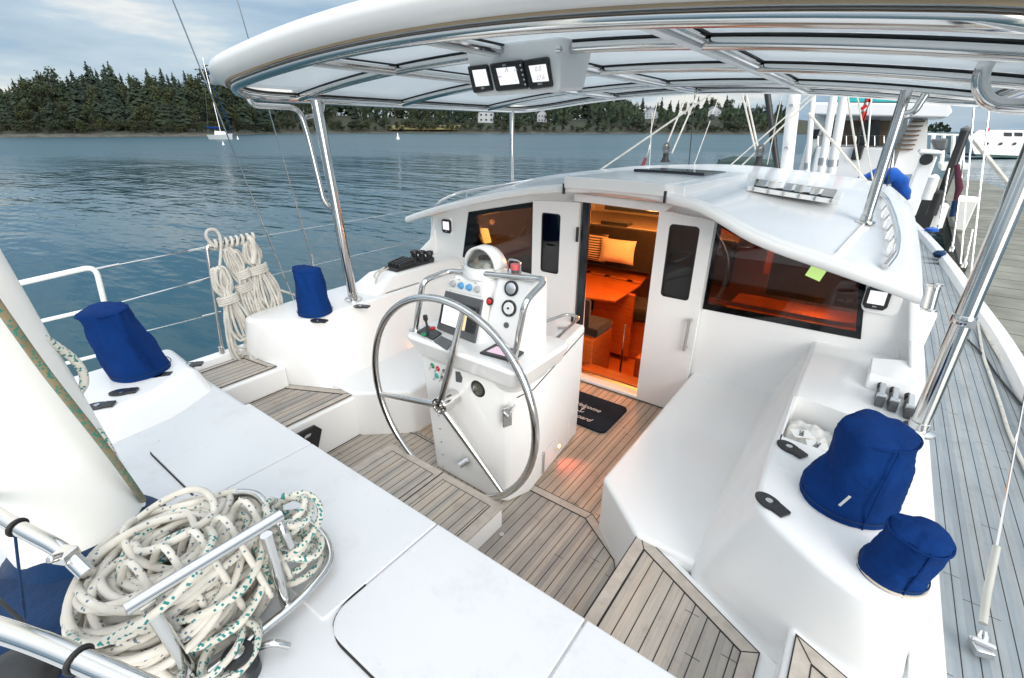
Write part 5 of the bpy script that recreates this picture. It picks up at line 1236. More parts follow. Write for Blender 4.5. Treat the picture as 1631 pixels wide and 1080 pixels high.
tag(MB().tube(spline([Pz(-20, 940, .93), Pz(30, 985, .90), Pz(85, 1045, .94)], 6), .005, 6).build('cord', RUBBER), 'thin black cord running diagonally over the blue boot', 'cord')
# rope pile
def coil_pts(rnd, n_loops, c, rx, ry, zlo, zhi, tiltmax=.5, rot0=0, var=.3, drape=0):
    out = []; a = rnd.uniform(0, 6.28)
    for k in range(n_loops):
        f_ = k/max(1, n_loops-1); sx_, sy_ = rx*rnd.uniform(1-var, 1.05), ry*rnd.uniform(1-var, 1.05)
        ox, oy = rnd.uniform(-.3, .3)*rx, rnd.uniform(-.3, .3)*ry; rot = rot0+rnd.uniform(-.45, .45); tx, ty = rnd.uniform(-tiltmax, tiltmax), rnd.uniform(-tiltmax, tiltmax)
        z = zlo+(zhi-zlo)*f_; stp = rnd.randint(8, 10)
        for i in range(stp):
            a += 2*PI/stp; x = math.cos(a)*sx_; y = math.sin(a)*sy_; xr = x*math.cos(rot)-y*math.sin(rot)+ox; yr = x*math.sin(rot)+y*math.cos(rot)+oy
            zz = z+tx*x+ty*y; rr_ = math.hypot(xr/rx, yr/ry); zz -= drape*max(0, rr_-.55)**2; out.append(V((c[0]+xr, c[1]+yr, max(zz, .735))))
    return out
rnd = random.Random(11)
rp = thing('rope_pile', 'big heap of cream braided rope hung on the mast guard rails', 'rope pile', (-1.35, .25, .75))
pts = coil_pts(rnd, 58, (-1.40, .225), .175, .21, .76, 1.03, .3, .35, .45, .18)
MB().tube(spline(pts, 6), .0106, 9).build('coiled_line', ROPE, rp, 180)
pts = coil_pts(rnd, 11, (-1.37, .20), .175, .205, .90, 1.05, .2, .2, .2, .22)
MB().tube(spline(pts, 7), .0110, 9).build('outer_turns', ROPE, rp, 180)
rp2 = thing('rope_pile', 'teal flecked rope coiled at the right end of the guard rails', 'rope pile', (-1.16, .5, .8))
pts = coil_pts(rnd, 10, (-1.265, .475), .075, .10, .80, 1.02, .45, .3, .35, .1)
MB().tube(spline(pts, 7), .0110, 9).build('coiled_line', ROPET, rp2, 180)
pts = coil_pts(rnd, 6, (-1.33, .20), .17, .22, .82, 1.03, .5, .3, .5, .1)
MB().tube(spline(pts, 7), .0115, 9).build('loose_turns', ROPET, rp2, 180)
c0 = coil_pts(rnd, 4, (-1.14, .20), .07, .10, .76, .80, .2, .3, .3); tag(MB().tube(spline(c0, 7), .010, 9).build('rope_tail', ROPET, None, 180), 'teal flecked rope tail looped under the guard rail over the black winch', 'rope')
# verticals: hanging bights over the bar
rnd = random.Random(5)
m = MB()
for k in range(5):
    y = .10+.07*k; x0 = -1.30+rnd.uniform(-.04, .04)
    m.tube(spline([V((x0-.10, y-.05, .86)), V((x0-.07, y, 1.02)), V((x0, y+.02, 1.09)), V((x0+.06, y+.03, 1.00)), V((x0+.10, y+.05, .82))], 7), .0098, 8)
m.build('hanging_bights', ROPE, rp, 180)
w0 = Pz(385, 1062, .74); wn2 = thing('bare_winch', 'black and steel winch under the guard rails at the bottom edge', 'winch', w0)
m = MB(); m.rev([(.045, -.03), (.045, .0), (.035, .01), (.03, .03), (.04, .05), (.04, .055), (0, .058)], w0, n=32); m.build('drum', BLACK, wn2)
m = MB(); m.tube(spline([w0+V((.0, .05, .02)), w0+V((.03, .08, .03)), w0+V((.05, .11, .0))], 6), .010, 10); m.rev([(.02, .058), (.02, .064), (0, .066)], w0, n=20); m.build('chrome_top', STEEL, wn2)
w1 = Pz(20, 1075, .8); wn3 = thing('bare_winch', 'black winch cut by the bottom left corner', 'winch', w1)
m = MB(); m.rev([(.09, -.08), (.09, .0), (.07, .02), (.03, .025), (0, .03)], w1, n=32); m.build('drum', BLACK, wn3)

# ================================================================== PORT RAILS, GATE, LIFELINES, COILS
RXP = -3.655
def RX(a, b): return Px(a, b, RXP)
pu = thing('stern_rail', 'white painted stern pulpit rail left of the hanging coils', 'rail', RX(150, 560))
MB().tube(fil([RX(-60, 462), RX(10, 456), RX(152, 424), RX(193, 590)], .06, 7), .0155, 12).build('top_rail', MASTW, pu)
MB().tube([RX(-60, 540), RX(55, 514), RX(167, 488)], .0115, 10).build('mid_rail', MASTW, pu)
MB().tube([RX(-60, 620), RX(180, 560)], .011, 10).build('low_rail', MASTW, pu)
gt = thing('gate_stanchion', 'steel gate stanchion frame where the rope coils hang', 'stanchion', RX(352, 565))
MB().tube(fil([RX(356, 572), RX(329, 392), RX(404, 377), RX(432, 548)], .03), .0125, 12).build('frame', STEEL, gt)
m = MB(); p = RX(354, 562); m.cyl(p-V((0, 0, .02)), p+V((0, 0, .05)), .02); m.build('socket', STEEL, gt)
def wire(pts, label, nm='lifeline', r=.0035, mat=STEEL, cat='wire', n=5, tn=0):
    o = MB().tube(pts, r, n).build(nm, mat); return tag(o, label, cat)
wire([RX(145, 430), RX(329, 394)], 'upper lifeline between stern rail and gate'); wire([RX(167, 488), RX(340, 441)], 'middle lifeline between stern rail and gate')
wire([RX(190, 538), RX(352, 497)], 'lowest lifeline between stern rail and gate')
for q in ((145, 430, 190, 421, 'upper lifeline end fitting at the stern rail'), (300, 400, 329, 394, 'upper lifeline end fitting at the gate'), (300, 452, 340, 441, 'middle lifeline end fitting at the gate'), (322, 504, 352, 497, 'lowest lifeline end fitting at the gate')):
    wire([RX(q[0], q[1]), RX(q[2], q[3])], q[4], 'turnbuckle', .007, STEEL, 'turnbuckle', 8)
E0 = RX(404, 378); E1 = V((-3.74, 5.2, E0.z)); wire([E0, E1], 'upper lifeline running forward from the gate')
E0 = RX(425, 440); E1 = V((-3.74, 5.2, E0.z)); wire([E0, E1], 'middle lifeline running forward from the gate')
E0 = RX(440, 500); wire([E0, V((-3.74, 5.2, E0.z))], 'lowest lifeline running forward from the gate')
wire([RX(425, 455), RX(500, 480)], 'short taut white line behind the blue cover by the pole', 'mooring_line', .009, ROPEG, 'rope', 8)
def stan(x, y, zt, label, nm='stanchion'):
    t = thing(nm, label, 'stanchion', (x, y, .5), 'stanchions along the side decks'); MB().tube([(x, y, .5), (x, y, zt)], .0125, 10).build('post', STEEL, t); m = MB(); m.rev([(.03, 0), (.03, .01), (.018, .03), (.016, .06)], (x, y, .50), n=16); m.build('base', STEEL, t)
stan(-3.70, 3.9, 1.32, 'thin port stanchion left of the deckhouse wing')
m = MB(); A = [Py(677, 400, 3.75), Py(668, 345, 3.75), Py(682, 318, 3.75)]
def rail_on(pts, feet, label, r=.015, nm='roof_handrail'):
    t = thing(nm, label, 'handrail', pts[0]); MB().tube(fil(pts, .12, 6), r, 12).build('rail', STEEL, t)
    for a, b in feet: MB().tube([a, b], r*.7, 8).build('foot', STEEL, t)
    return t
pr_ = [V((-3.78, 3.62, .52)), V((-3.74, 3.62, 1.38)), V((-3.52, 3.75, 1.50)), V((-3.25, 5.2, 1.58)), V((-2.9, 6.6, 1.52))]
rail_on(pr_, [(pr_[2].lerp(pr_[3], f_), pr_[2].lerp(pr_[3], f_)-V((0, 0, .13))) for f_ in (.08, .45, .85)], 'thin white handrail along the left edge of the roof', .013)
def hank(top, bot, wdt, nloops, r, mat, label, seed, wraps, head=True, par=None):
    rnd = random.Random(seed); top, bot = V(top), V(bot); t = thing('rope_coil', label, 'rope coil', top, 'rope coils hanging on the gate')
    ax = (bot-top); Lh = ax.length; ax.normalize(); side = V((0, 1, 0)); side = (side-ax*side.dot(ax)).normalized(); dep = ax.cross(side)
    pts = []
    for k in range(nloops):
        f_ = (k+.5)/nloops-.5; w_ = wdt*rnd.uniform(.45, 1.2); l_ = Lh*rnd.uniform(.74, 1.05); ox = wdt*.55*f_; dz_ = rnd.uniform(-.022, .022)
        neck = wraps
        for (u, s_) in ((0.03, .12), (neck*.6, .30), (neck, .10), (.62, .42), (.85, .5), (.98, .28), (1.0, 0), (.98, -.28), (.85, -.5), (.62, -.42), (neck, -.10), (neck*.6, -.30), (.03, -.12)):
            q = top+ax*(l_*u)+side*(s_*w_+ox*(.35+.65*abs(u-neck)*1.6))+dep*(dz_*(1+abs(u-neck))+rnd.uniform(-.004, .004)); pts.append(q)
    MB().tube(spline(pts, 5), r, 8).build('loops', mat, t, 180)
    w0_ = top+ax*(Lh*wraps); pts = []
    for k in range(40): a = k*2*PI/10; pts.append(w0_+ax*(-.03+.0016*k)+side*(math.cos(a)*wdt*.40)+dep*(math.sin(a)*.034))
    MB().tube(spline(pts, 3), r, 8).build('wraps', mat, t, 180)
    return t
hank(Px(345, 425, -3.60), Px(398, 572, -3.58), .17, 10, .0095, ROPEG, 'lowest left rope coil on the gate, hanging to the deck', 3, .33)
hank(Px(372, 400, -3.62), Px(412, 490, -3.62), .12, 6, .009, ROPEG, 'small middle rope coil on the gate', 8, .38)
hank(Px(396, 385, -3.63), Px(438, 508, -3.60), .17, 11, .0095, ROPEG, 'largest right rope coil hanging on the gate', 12, .34)
hank(Px(360, 395, -3.64), Px(425, 535, -3.62), .15, 7, .009, ROPEG, 'loose rope coil between the left and right ones on the gate', 21, .42)
rt_ = thing('rope_lashing', 'knotted rope loops lashed along the top of the gate frame', 'rope', Px(345, 385, -3.64))
pts = []
for k in range(70): a = k*.75; f_ = k/69; c = Px(333+70*f_, 392-14*f_, -3.655); pts.append(c+V((.030*math.cos(a), 0, .030*math.sin(a))))
m = MB(); m.tube(spline(pts, 3), .0105, 8); m.tube(spline([Px(345, 395, -3.62), Px(330, 380, -3.62), Px(330, 368, -3.62), Px(342, 366, -3.62), Px(350, 376, -3.62), Px(352, 395, -3.62), Px(350, 425, -3.60)], 6), .0105, 8)
m.tube(spline([Px(395, 378, -3.60), Px(402, 384, -3.58), Px(405, 400, -3.59), Px(403, 420, -3.60)], 6), .02, 8); m.build('turns', ROPEG, rt_, 180)
tag(MB().tube(spline([Px(398, 560, -3.55), Pz(402, 572, .51), Pz(418, 566, .51), Pz(425, 552, .51), Pz(405, 560, .51)], 7), .011, 8).build('rope_tail', ROPEG), 'tail of the gate coil lying on the teak beside the coaming', 'rope')
# shrouds
S0, S1 = Px(478, 503, -3.60), Px(272, -8, -3.60); wire([S0, S0+(S1-S0)*1.3], 'steel shroud slanting across the water left of the hardtop', 'shroud', .0048, STEEL, 'wire', 6)
S0, S1 = Px(498, 418, -3.66), Px(377, -4, -3.66); wire([S0, S0+(S1-S0)*1.3], 'thinner shroud passing behind the hardtop corner', 'shroud', .0042, STEEL, 'wire', 6)
wire([Px(499, 428, -3.66), Px(496, 405, -3.66)], 'turnbuckle above the blue cover by the pole', 'turnbuckle', .010, STEEL, 'turnbuckle', 8)
W0, W1 = Pz(1590, 935, .62), Px(1640, 590, .63)
W0 = Px(1585, 900, .60); W1 = Px(1645, 585, .60)
ts = thing('stay_turnbuckle', 'steel turnbuckle on the right side deck at the lower right edge', 'turnbuckle', Pz(1560, 1030, .50))
A0 = Pz(1560, 1035, .50); A1 = Px(1572, 945, A0.x+.01); A2 = Px(1588, 870, A0.x+.015)
m = MB(); m.box(A0+V((0, 0, .012)), (.05, .06, .03), Matrix.Rotation(.3, 3, 'Z')); m.cyl(A0+V((-.03, 0, .035)), A0+V((.03, 0, .035)), .010); m.build('chainplate', DULL, ts, bevel=.005)
m = MB(); m.rev([(.014, 0), (.018, .02), (.012, .04)], A0+V((0, 0, .03)), A1-A0); m.build('toggle', STEEL, ts)
m = MB(); m.tube([A0.lerp(A1, .45), A1, A2], [.0125, .0125, .0115], 12); m.build('barrel', plain('clear_vinyl_sleeve', (.42, .42, .38), .3), ts)
wire([A2, A2+(Px(1640, 590, A2.x+.02)-A2)*1.6], 'steel stay rising from the turnbuckle on the right side deck', 'stay', .004, STEEL, 'wire', 6)

# ================================================================== ROOF GEAR AND SIDE DECK
rr_ = [Py(1408, 302, 6.3), Py(1421, 335, 5.2), Py(1431, 372, 4.5), Py(1427, 408, 4.05), Py(1407, 427, 3.95)]
q = [PR(1404, 308, .02), PR(1413, 318, .06), PR(1424, 345, .065), PR(1431, 378, .065), PR(1426, 405, .065), PR(1410, 425, .02)]
rail_on(q, [(PR(a, b, .065), PR(a, b, .065)-V((.03, 0, .08))) for a, b in ((1416, 324), (1421, 338), (1426, 355), (1430, 372), (1428, 395))], 'curved steel handrail on the right shoulder of the roof', .017)
tag(MB().tube([PR(a, b, .002) for a, b in ((1376, 357), (1352, 382), (1332, 404))], .009, 8).build('spray_strip', WHITE), 'raised white strip running aft from the fore pole foot', 'trim')
v0 = Py(1478, 493, 3.85); vt = thing('deck_ventilator', 'short polished steel ventilator beside the roof corner', 'ventilator', v0)
m = MB(); m.frus([(v0.x-.03, v0.y-.04, .47), (v0.x+.03, v0.y-.04, .47), (v0.x+.03, v0.y+.06, .47), (v0.x-.03, v0.y+.06, .47)], [(v0.x-.07, v0.y-.07, v0.z), (v0.x+.05, v0.y-.07, v0.z), (v0.x+.05, v0.y+.08, v0.z), (v0.x-.07, v0.y+.08, v0.z)]); m.build('plinth', WHITE, vt, bevel=.02)
v1 = Py(1489, 452, v0.y+.02); m = MB(); m.tube(spline([v0, v0.lerp(v1, .4), v0.lerp(v1, .75), v1], 6), [.034]*13+[.036]*3+[.042]*2+[.046], 18); m.build('pipe', STEEL, vt)
m = MB(); m.rev([(.05, 0), (.05, .008), (.037, .012)], v0, n=24); m.build('flange', STEEL, vt)
# lines on the side deck
def dline(pp, r, mat, label, z=.495, nm='deck_line'):
    return tag(MB().tube(spline([Pz(a, b, z) for a, b in pp], 8), r, 8).build(nm, mat), label, 'rope')
dline([(1556, 478), (1566, 520), (1580, 548), (1600, 580), (1625, 612), (1660, 655)], .011, ROPE, 'cream line snaking along the outer edge of the right side deck')
dline([(1556, 500), (1565, 560), (1578, 600), (1592, 640), (1608, 690), (1640, 760)], .010, ROPEG, 'grey line lying along the right side deck planks')
dline([(1540, 540), (1568, 568), (1590, 600), (1640, 660)], .007, RUBBER, 'thin dark line lying on the right side deck')
def blob(c, r, mat, nm, label, cat, sq=(1, 1, 1), seed=0):
    m = MB(); m.rev([(r*math.sin(a), -r*math.cos(a)) for a in [PI*i/14 for i in range(15)]], (0, 0, 0), n=20)
    for v in m.b.verts:
        nz = 1+.35*noise.noise(v.co*(2.5/r)+V((seed, 0, 0))); v.co = V((v.co.x*sq[0]*nz, v.co.y*sq[1]*nz, v.co.z*sq[2]*nz))+V(c)
    return tag(m.build(nm, mat, None, 180), label, cat)
blob(Pz(1497, 405, .56), .07, DKBLUE, 'crumpled_cloth', 'small dark blue cloth on the right side deck', 'cloth', (1, 1.5, .7), 1)
blob(Pz(1484, 366, .60), .07, BRBLUE, 'blue_rag', 'bright blue rag tied at the toe rail', 'cloth', (1.4, 1.4, .5), 2)
# forward stanchions / boarding gate mess on the right
for (a, b, c, d, s_) in ((1495, 360, 1512, 268, 'tilted stanchion by the blue rag'), (1517, 395, 1535, 255, 'stanchion carrying the furled ensign'), (1537, 420, 1549, 365, 'short stanchion just behind the big pole')):
    p = Pz(a, b, .55); tp_ = Py(c, d, p.y); t = thing('stanchion', s_, 'stanchion', p, 'stanchions along the side decks'); MB().tube([p, tp_], .014, 8).build('post', STEEL, t)
    m = MB(); m.rev([(.03, -.05), (.03, .01), (.018, .03)], p, n=14); m.build('base', STEEL, t)
p = Pz(1517, 395, .55); tp_ = Py(1528, 300, p.y); e_ = thing('furled_ensign', 'furled dark red and blue ensign on a staff at the right side deck', 'flag', tp_)
m = MB(); m.tube([Py(1524, 262, p.y), tp_, Py(1520, 325, p.y)], [.03, .045, .02], 10); m.build('cloth', plain('maroon_cloth', (.10, .02, .04), .9), e_)
m = MB(); m.tube([Py(1521, 320, p.y), Py(1516, 345, p.y)], .03, 8); m.build('lower_fold', DKBLUE, e_)

# ================================================================== MAIN MAST AND RIGGING (forward on the same yacht)
YM = 7.45
mm = thing('main_mast', 'white main mast rising beyond the roof', 'mast', Py(1252, 290, YM))
b0, b1 = Py(1251, 284, YM), Py(1266, 140, YM); b2 = b0+(b1-b0)*2.2
m = MB(); m.tube([b0-V((0, 0, .5)), b0, b2], [.075]*3, 20); m.build('mast_tube', WHITE, mm)
for py_ in (168, 235): p = Py(1262 if py_ < 200 else 1254, py_, YM-.08); m = MB(); m.rev([(.03, 0), (.03, .05), (.02, .06), (0, .06)], p, (0, -1, 0), 14); m.build('mast_winch', DULL, mm)
v_ = thing('boom_vang', 'dark grey vang tube leaning left of the main mast', 'vang', Py(1238, 272, YM-.3))
b0, b1 = Py(1239, 276, YM-.3), Py(1221, 140, YM-.3); bm_ = b0.lerp(b1, .42); m = MB(); m.tube([b0, bm_, b0+(b1-b0)*2], [.036, .036, .036], 14); m.build('tube', BLACK, v_); m = MB(); m.rev([(.043, -.05), (.043, .05)], bm_, b1-b0, 14); m.build('sleeve', BLACK, v_)
def line(a, b, c, d, label, mat=None, r=.009, y=7.0, ext=1.6, nm='running_line', yb=None):
    p, q = Py(a, b, y), Py(c, d, yb or y); return tag(MB().tube([p, p+(q-p)*ext], r, 6).build(nm, mat or ROPEG), label, 'rope')
line(1034, 272, 1037, 215, 'pale halyard rising left of the two roof blocks', r=.006); line(1036, 212, 1050, 148, 'upper pale line above the left halyard', r=.007)
line(935, 285, 1138, 146, 'long white line slanting up across the far shore', r=.011, y=6.0)
line(1058, 240, 1096, 146, 'left cream tackle line of the left roof block', ROPE, .011); line(1070, 244, 1113, 146, 'right cream tackle line of the left roof block', ROPE, .011)
line(1097, 264, 1106, 160, 'thin black line right of the left roof block', RUBBER, .006)
line(1105, 264, 1148, 146, 'thin pale line carrying a small black ball block', r=.006)
line(1205, 245, 1181, 146, 'left cream tackle line of the right roof block', ROPE, .012); line(1209, 243, 1188, 146, 'right cream tackle line of the right roof block', ROPE, .012)
line(1158, 268, 1256, 182, 'upper white line slanting to the main mast', r=.009); line(1175, 270, 1258, 190, 'lower white line slanting to the main mast', r=.011)
line(1222, 262, 1248, 140, 'thin line between vang and main mast', r=.005)
line(1388, 298, 1288, 180, 'wide pale strap crossing before the motor yacht', r=.016, ext=1.0)
line(1372, 292, 1349, 146, 'pale stay left of the red and white flag', r=.012); line(1392, 296, 1364, 146, 'pale stay passing over the red and white flag', r=.009)
line(1412, 300, 1440, 150, 'dark thin stay beside the right fore pole', RUBBER, .006, 6.5)
p = Py(1134, 187, 7.0); m = MB(); m.rev([(.038*math.sin(a), -.038*math.cos(a)) for a in [PI*i/10 for i in range(11)]], p, n=16); tag(m.build('ball_block', RUBBER), 'small black ball block on the thin line', 'block')
for (a, b, lb_) in ((1060, 252, 'black turning block on the roof, left one'), (1208, 258, 'black turning block on the roof, right one by the vang')):
    p = Py(a, b, 6.9); t = thing('roof_block', lb_, 'block', p, 'turning blocks on the roof'); m = MB(); m.rev([(.07, -.05), (.05, -.02), (.035, .02), (.04, .06)], p, n=16); m.build('base', RUBBER, t)
    m = MB(); m.tube([p+V((.045*math.cos(k), 0, .13+.065*math.sin(k))) for k in [2*PI*i/16 for i in range(16)]], .016, 8, closed=True); m.cyl(p+V((0, -.02, .13)), p+V((0, .02, .13)), .028); m.build('sheave', GREYP, t)
blob(Py(1190, 266, 9.5), .42, plain('dark_green_cover', (.02, .05, .045), .8), 'covered_dinghy', 'dark green covered dinghy on the foredeck behind the roof', 'dinghy', (1.3, .8, .35), 3)
p = Py(1022, 262, 9); t = thing('small_flag', 'tiny dark furled flag on a staff beyond the left of the roof', 'flag', p); MB().tube([p-V((0, 0, .5)), p+V((.12, 0, .35))], .012, 6).build('staff', STEEL, t); MB().tube([p+V((0, 0, -.12)), p+V((.06, 0, .12))], [.05, .02], 8).build('cloth', plain('dull_red_cloth', (.25, .05, .06), .9), t)
# deck gear clutter beyond the roof hatch
gd = thing('foredeck_hatch', 'grey tinted foredeck hatch beyond the roof on the right', 'hatch', Py(1355, 292, 8.2))
m = MB(); A = [Pz(1318, 300, 1.20), Pz(1385, 306, 1.20), Pz(1370, 288, 1.20), Pz(1320, 283, 1.20)]; m.frus([(p.x, p.y, 1.1) for p in A], [(p.x, p.y, 1.2) for p in A]); m.build('frame', DULL, gd, bevel=.02)
# kayak under bright blue cover
kc = [Py(a, b+16, 9.8) for a, b in ((1352, 287), (1372, 274), (1402, 264), (1428, 268), (1440, 288), (1447, 302))]
k_ = thing('kayak', 'bright blue covered kayak lashed beyond the right fore pole', 'kayak', kc[2]); m = MB(); m.tube(spline(kc, 6), [.02+.10*math.sin(PI*min(1, .04+i/31))**.8*(1+.18*math.sin(i*1.3)) for i in range(31)], 14); m.build('blue_cover', BRBLUE, k_, 60)
m = MB(); m.tube([Py(1378, 298, 9.6), Py(1408, 290, 9.6)], [.11, .13], 12); m.build('dark_panel', RUBBER, k_)

# ================================================================== NEIGHBOURING BOATS, DOCK
def qd(pts, y, dep, m, mi=0):
    A = [Py(a, b, y) for a, b in pts]; m.frus(A, [p+V((0, dep, 0)) for p in A], mi); return m
HULLC = gelcoat('cream_yacht_paint', (.80, .79, .76)); CURT = plain('tan_curtains', (.09, .065, .04), .4, 0, .7, 2)
my = thing('motor_yacht', 'large white motor yacht moored stern on beyond our bow', 'motor yacht', Py(1380, 330, 20))
YY = 20
m = MB(); qd([(1294, 163), (1512, 165), (1518, 178), (1508, 188), (1296, 183)], YY-.8, 3.5, m); m.build('flybridge_overhang', HULLW, my, bevel=.06)
m = MB(); qd([(1330, 151), (1462, 151), (1458, 163), (1330, 162)], YY, 2.5, m); m.build('teal_canvas', TEAL, my, bevel=.05)
m = MB(); qd([(1474, 146), (1500, 148), (1506, 166), (1474, 165)], YY+.2, 2.5, m); m.build('dark_screen', DGLASS, my)
m = MB(); qd([(1318, 186), (1446, 188), (1440, 300), (1296, 300)], YY+1.2, 4, m); m.build('aft_cabin', HULLW, my)
for q_ in ([(1322, 192), (1372, 192), (1366, 230), (1310, 230)], [(1402, 192), (1428, 192), (1424, 232), (1400, 232)]):
    m = MB(); qd(q_, YY+1.12, .1, m); m.build('cabin_window', CURT, my, 0)
m = MB(); qd([(1374, 191), (1402, 191), (1400, 232), (1368, 232)], YY+1.10, .1, m); m.build('cabin_door', DGLASS, my, 0)
m = MB(); qd([(1298, 178), (1318, 186), (1300, 235), (1282, 272), (1272, 272)], YY+.4, 1.2, m); m.build('side_wing', HULLC, my)
m = MB(); qd([(1296, 206), (1306, 206), (1301, 221), (1291, 221)], YY+.36, .1, m); m.build('side_window', DGLASS, my, 0)
m = MB(); qd([(1300, 233), (1425, 235), (1420, 330), (1280, 330)], YY, 5, m); m.build('transom', HULLW, my, bevel=.08)
m = MB(); qd([(1450, 188), (1478, 188), (1475, 275), (1420, 280)], YY+1, 1.2, m); m.build('stair_bulkhead', HULLW, my)
m = MB()
for k in range(7): qd([(1452-4.5*k, 192+7.5*k), (1474-3.2*k, 192+7.5*k), (1473-3.2*k, 194+7.5*k), (1451-4.5*k, 194.5+7.5*k)], YY+.8, .3, m)
m.build('stair_treads', plain('brown_stair_tread', (.16, .10, .06), .7), my, 0)
m = MB(); qd([(1466, 238), (1502, 241), (1503, 247), (1462, 245)], YY-4.2, 1.0, m); qd([(1468, 246), (1494, 248), (1458, 345), (1432, 340)], YY-4, .9, m); fin = m.build('stern_quarter', HULLW, my, bevel=.05)
m = MB(); p = Py(1475, 254, YY-4.08); m.rev([(.13, 0), (.13, .06), (0, .06)], p, (0, -1, 0), 18); m.build('hawse_hole', BLACK, fin)
m = MB(); qd([(1455, 300), (1474, 286), (1505, 372), (1458, 372)], YY-3.8, 4, m); m.build('dark_hull_side', BLACK, my)  # black slab standing in for hull shadow and dark water
for k, (a, b) in enumerate(((1482, 300), (1490, 325), (1497, 345))):
    p = Py(a, b, 13.2); m = MB(); m.tube([p+V((0, 0, .22)), p-V((0, 0, .22))], [.09, .10], 12); m.rev([(0, .28), (.05, .26), (.10, .2)], p, n=12); tag(m.build('fender', [WPLAS, RUBBER, WPLAS][k]), ['white fender high on the dark hull side beside the dock', 'black fender between two white ones beside the dock', 'white fender lowest beside the dock'][k], 'fender', 'fenders beside the dock')
m = MB(); 
for k in range(8): p, q_ = Py(1303+15*k, 232, YY-.05), Py(1303+15*k, 216, YY-.05); m.tube([p, q_], .011, 6)
m.tube([Py(1300, 216, YY-.05), Py(1425, 217, YY-.05)], .014, 6); m.build('cockpit_rail', STEEL, my)
MB().box(Py(1366, 243, YY-.1), (.28, .1, .45)).build('engine_exhaust', BLACK, my, bevel=.05)
# flag
fl = thing('red_white_flag', 'red and white maple leaf flag hanging from its staff on the motor yacht', 'flag', Py(1385, 150, 18)); m = MB()
MB().tube([Py(1389, 140, 18), Py(1382, 235, 18)], .025, 6).build('staff', MASTW, fl)
for (y0, y1, mi) in ((150, 163, 0), (163, 178, 1), (178, 193, 0)):
    m = MB(); m.grid(lambda u, v: Py(1385-13*((y0+(y1-y0)*v-150)/43)+(-5+10*u), y0+(y1-y0)*v, 18)+V((0, .10*math.sin(u*9+v), 0)), 10, 5); m.build('red_band' if mi == 0 else 'white_band', RED if mi == 0 else CLOTH, fl, 60, solid=.01)
m = MB(); m.box(Py(1376, 171, 17.85), (.09, .02, .16), Matrix.Rotation(.8, 3, 'Y')); m.build('leaf', RED, fl, 0)
# masts of the sailing boats between
for (a, b, c, d, w_, y, lb_) in ((1308, 272, 1330, 140, 5.5, 11, 'pale pink tinted mast left of the motor yacht windows'), (1324, 275, 1347, 140, 6.5, 11.6, 'grey white mast before the motor yacht windows'), (1285, 280, 1296, 140, 4, 12.5, 'slim white mast just right of the main mast')):
    p, q_ = Py(a, b, y), Py(c, d, y); s = w_*(p-CAM).dot(fwd)/FPX; t = thing('neighbour_mast', lb_, 'mast', p); MB().tube([p-(q_-p)*.35, p+(q_-p)*2.2], s, 14).build('tube', WHITE, t); m = MB(); m.rev([(s*1.15, -.06), (s*1.15, .06)], p+(q_-p)*.12, q_-p, 12); m.build('collar', DULL, t)
# white classic motor boat on the right
wb = thing('moored_cruiser', 'long white cruiser with a cabin moored at the far right', 'motor boat', Pd(1600, 248, 60))
def PQ(pts, d, dep, m): A = [Pd(a, b, d) for a, b in pts]; m.frus(A, [p+HD*dep for p in A]); return m
m = MB(); PQ([(1540, 216), (1700, 222), (1700, 252), (1552, 246)], 60, 4, m); m.build('hull', HULLW, wb, bevel=.1)
m = MB(); PQ([(1552, 246.2), (1700, 252.2), (1700, 256), (1556, 248.5)], 60.1, 4, m); m.build('boot_stripe', plain('dark_green_stripe', (.01, .07, .06), .5), wb, 0)
m = MB(); PQ([(1572, 218), (1588, 207), (1700, 209), (1700, 222)], 60.8, 2.4, m); cb_ = m.build('cabin', HULLW, wb, bevel=.08)
for k in range(4): m = MB(); PQ([(1600+17*k, 211), (1612+17*k, 211.3), (1612+17*k, 217.5), (1600+17*k, 217)], 60.7, .1, m); m.build('cabin_window', DGLASS, wb, 0)
m = MB()
for k in range(5): p = Pd(1572+22*k, 229, 59.9); m.rev([(.16, 0), (.16, .08), (0, .08)], p, -HD, 12)
m.build('porthole', BLACK, wb)
rb_ = thing('stern_flag', 'tiny red flag above the white cruiser bow', 'flag', Pd(1572, 212, 59)); MB().tube([Pd(1570, 216, 59), Pd(1573, 204, 59)], .05, 5).build('staff', STEEL, rb_); m = MB(); PQ([(1570, 206), (1576, 203), (1577, 208), (1571, 211)], 59, .1, m); m.build('cloth', RED, rb_, 0)
# dock
DK = plain('weathered_dock_planks', (.20, .20, .165), .85, 0, .3, 1.2, .3, 4)
dk = thing('floating_dock', 'long grey green floating dock on the right with low kerbs', 'dock', (3.5, 20, -.5))
poly = [(1.62, 5.0), (1.60, 9.0), (1.70, 12.6), (2.0, 25), (2.3, 38), (4.2, 38), (5.0, 31), (4.95, 20), (5.2, 5.0)]
MB().prism(poly, -.95, -.42).build('deck', DK, dk, bevel=.02)
m = MB(); m.prism([(4.95, 20), (5.1, 20), (5.15, 31), (4.99, 31)], -.419, -.30); m.prism([(1.6, 12.6), (1.72, 12.6), (2.1, 25), (1.98, 25)], -.419, -.32); m.build('kerb', plain('dark_kerb_timber', (.06, .06, .05), .9), dk, bevel=.01)
m = MB()
for k in range(46): y = 6+.7*k; m.prism([(1.75, y), (4.9, y), (4.9, y+.012), (1.75, y+.012)], -.4195, -.417)
m.build('plank_gaps', CAULK, dk, 0)
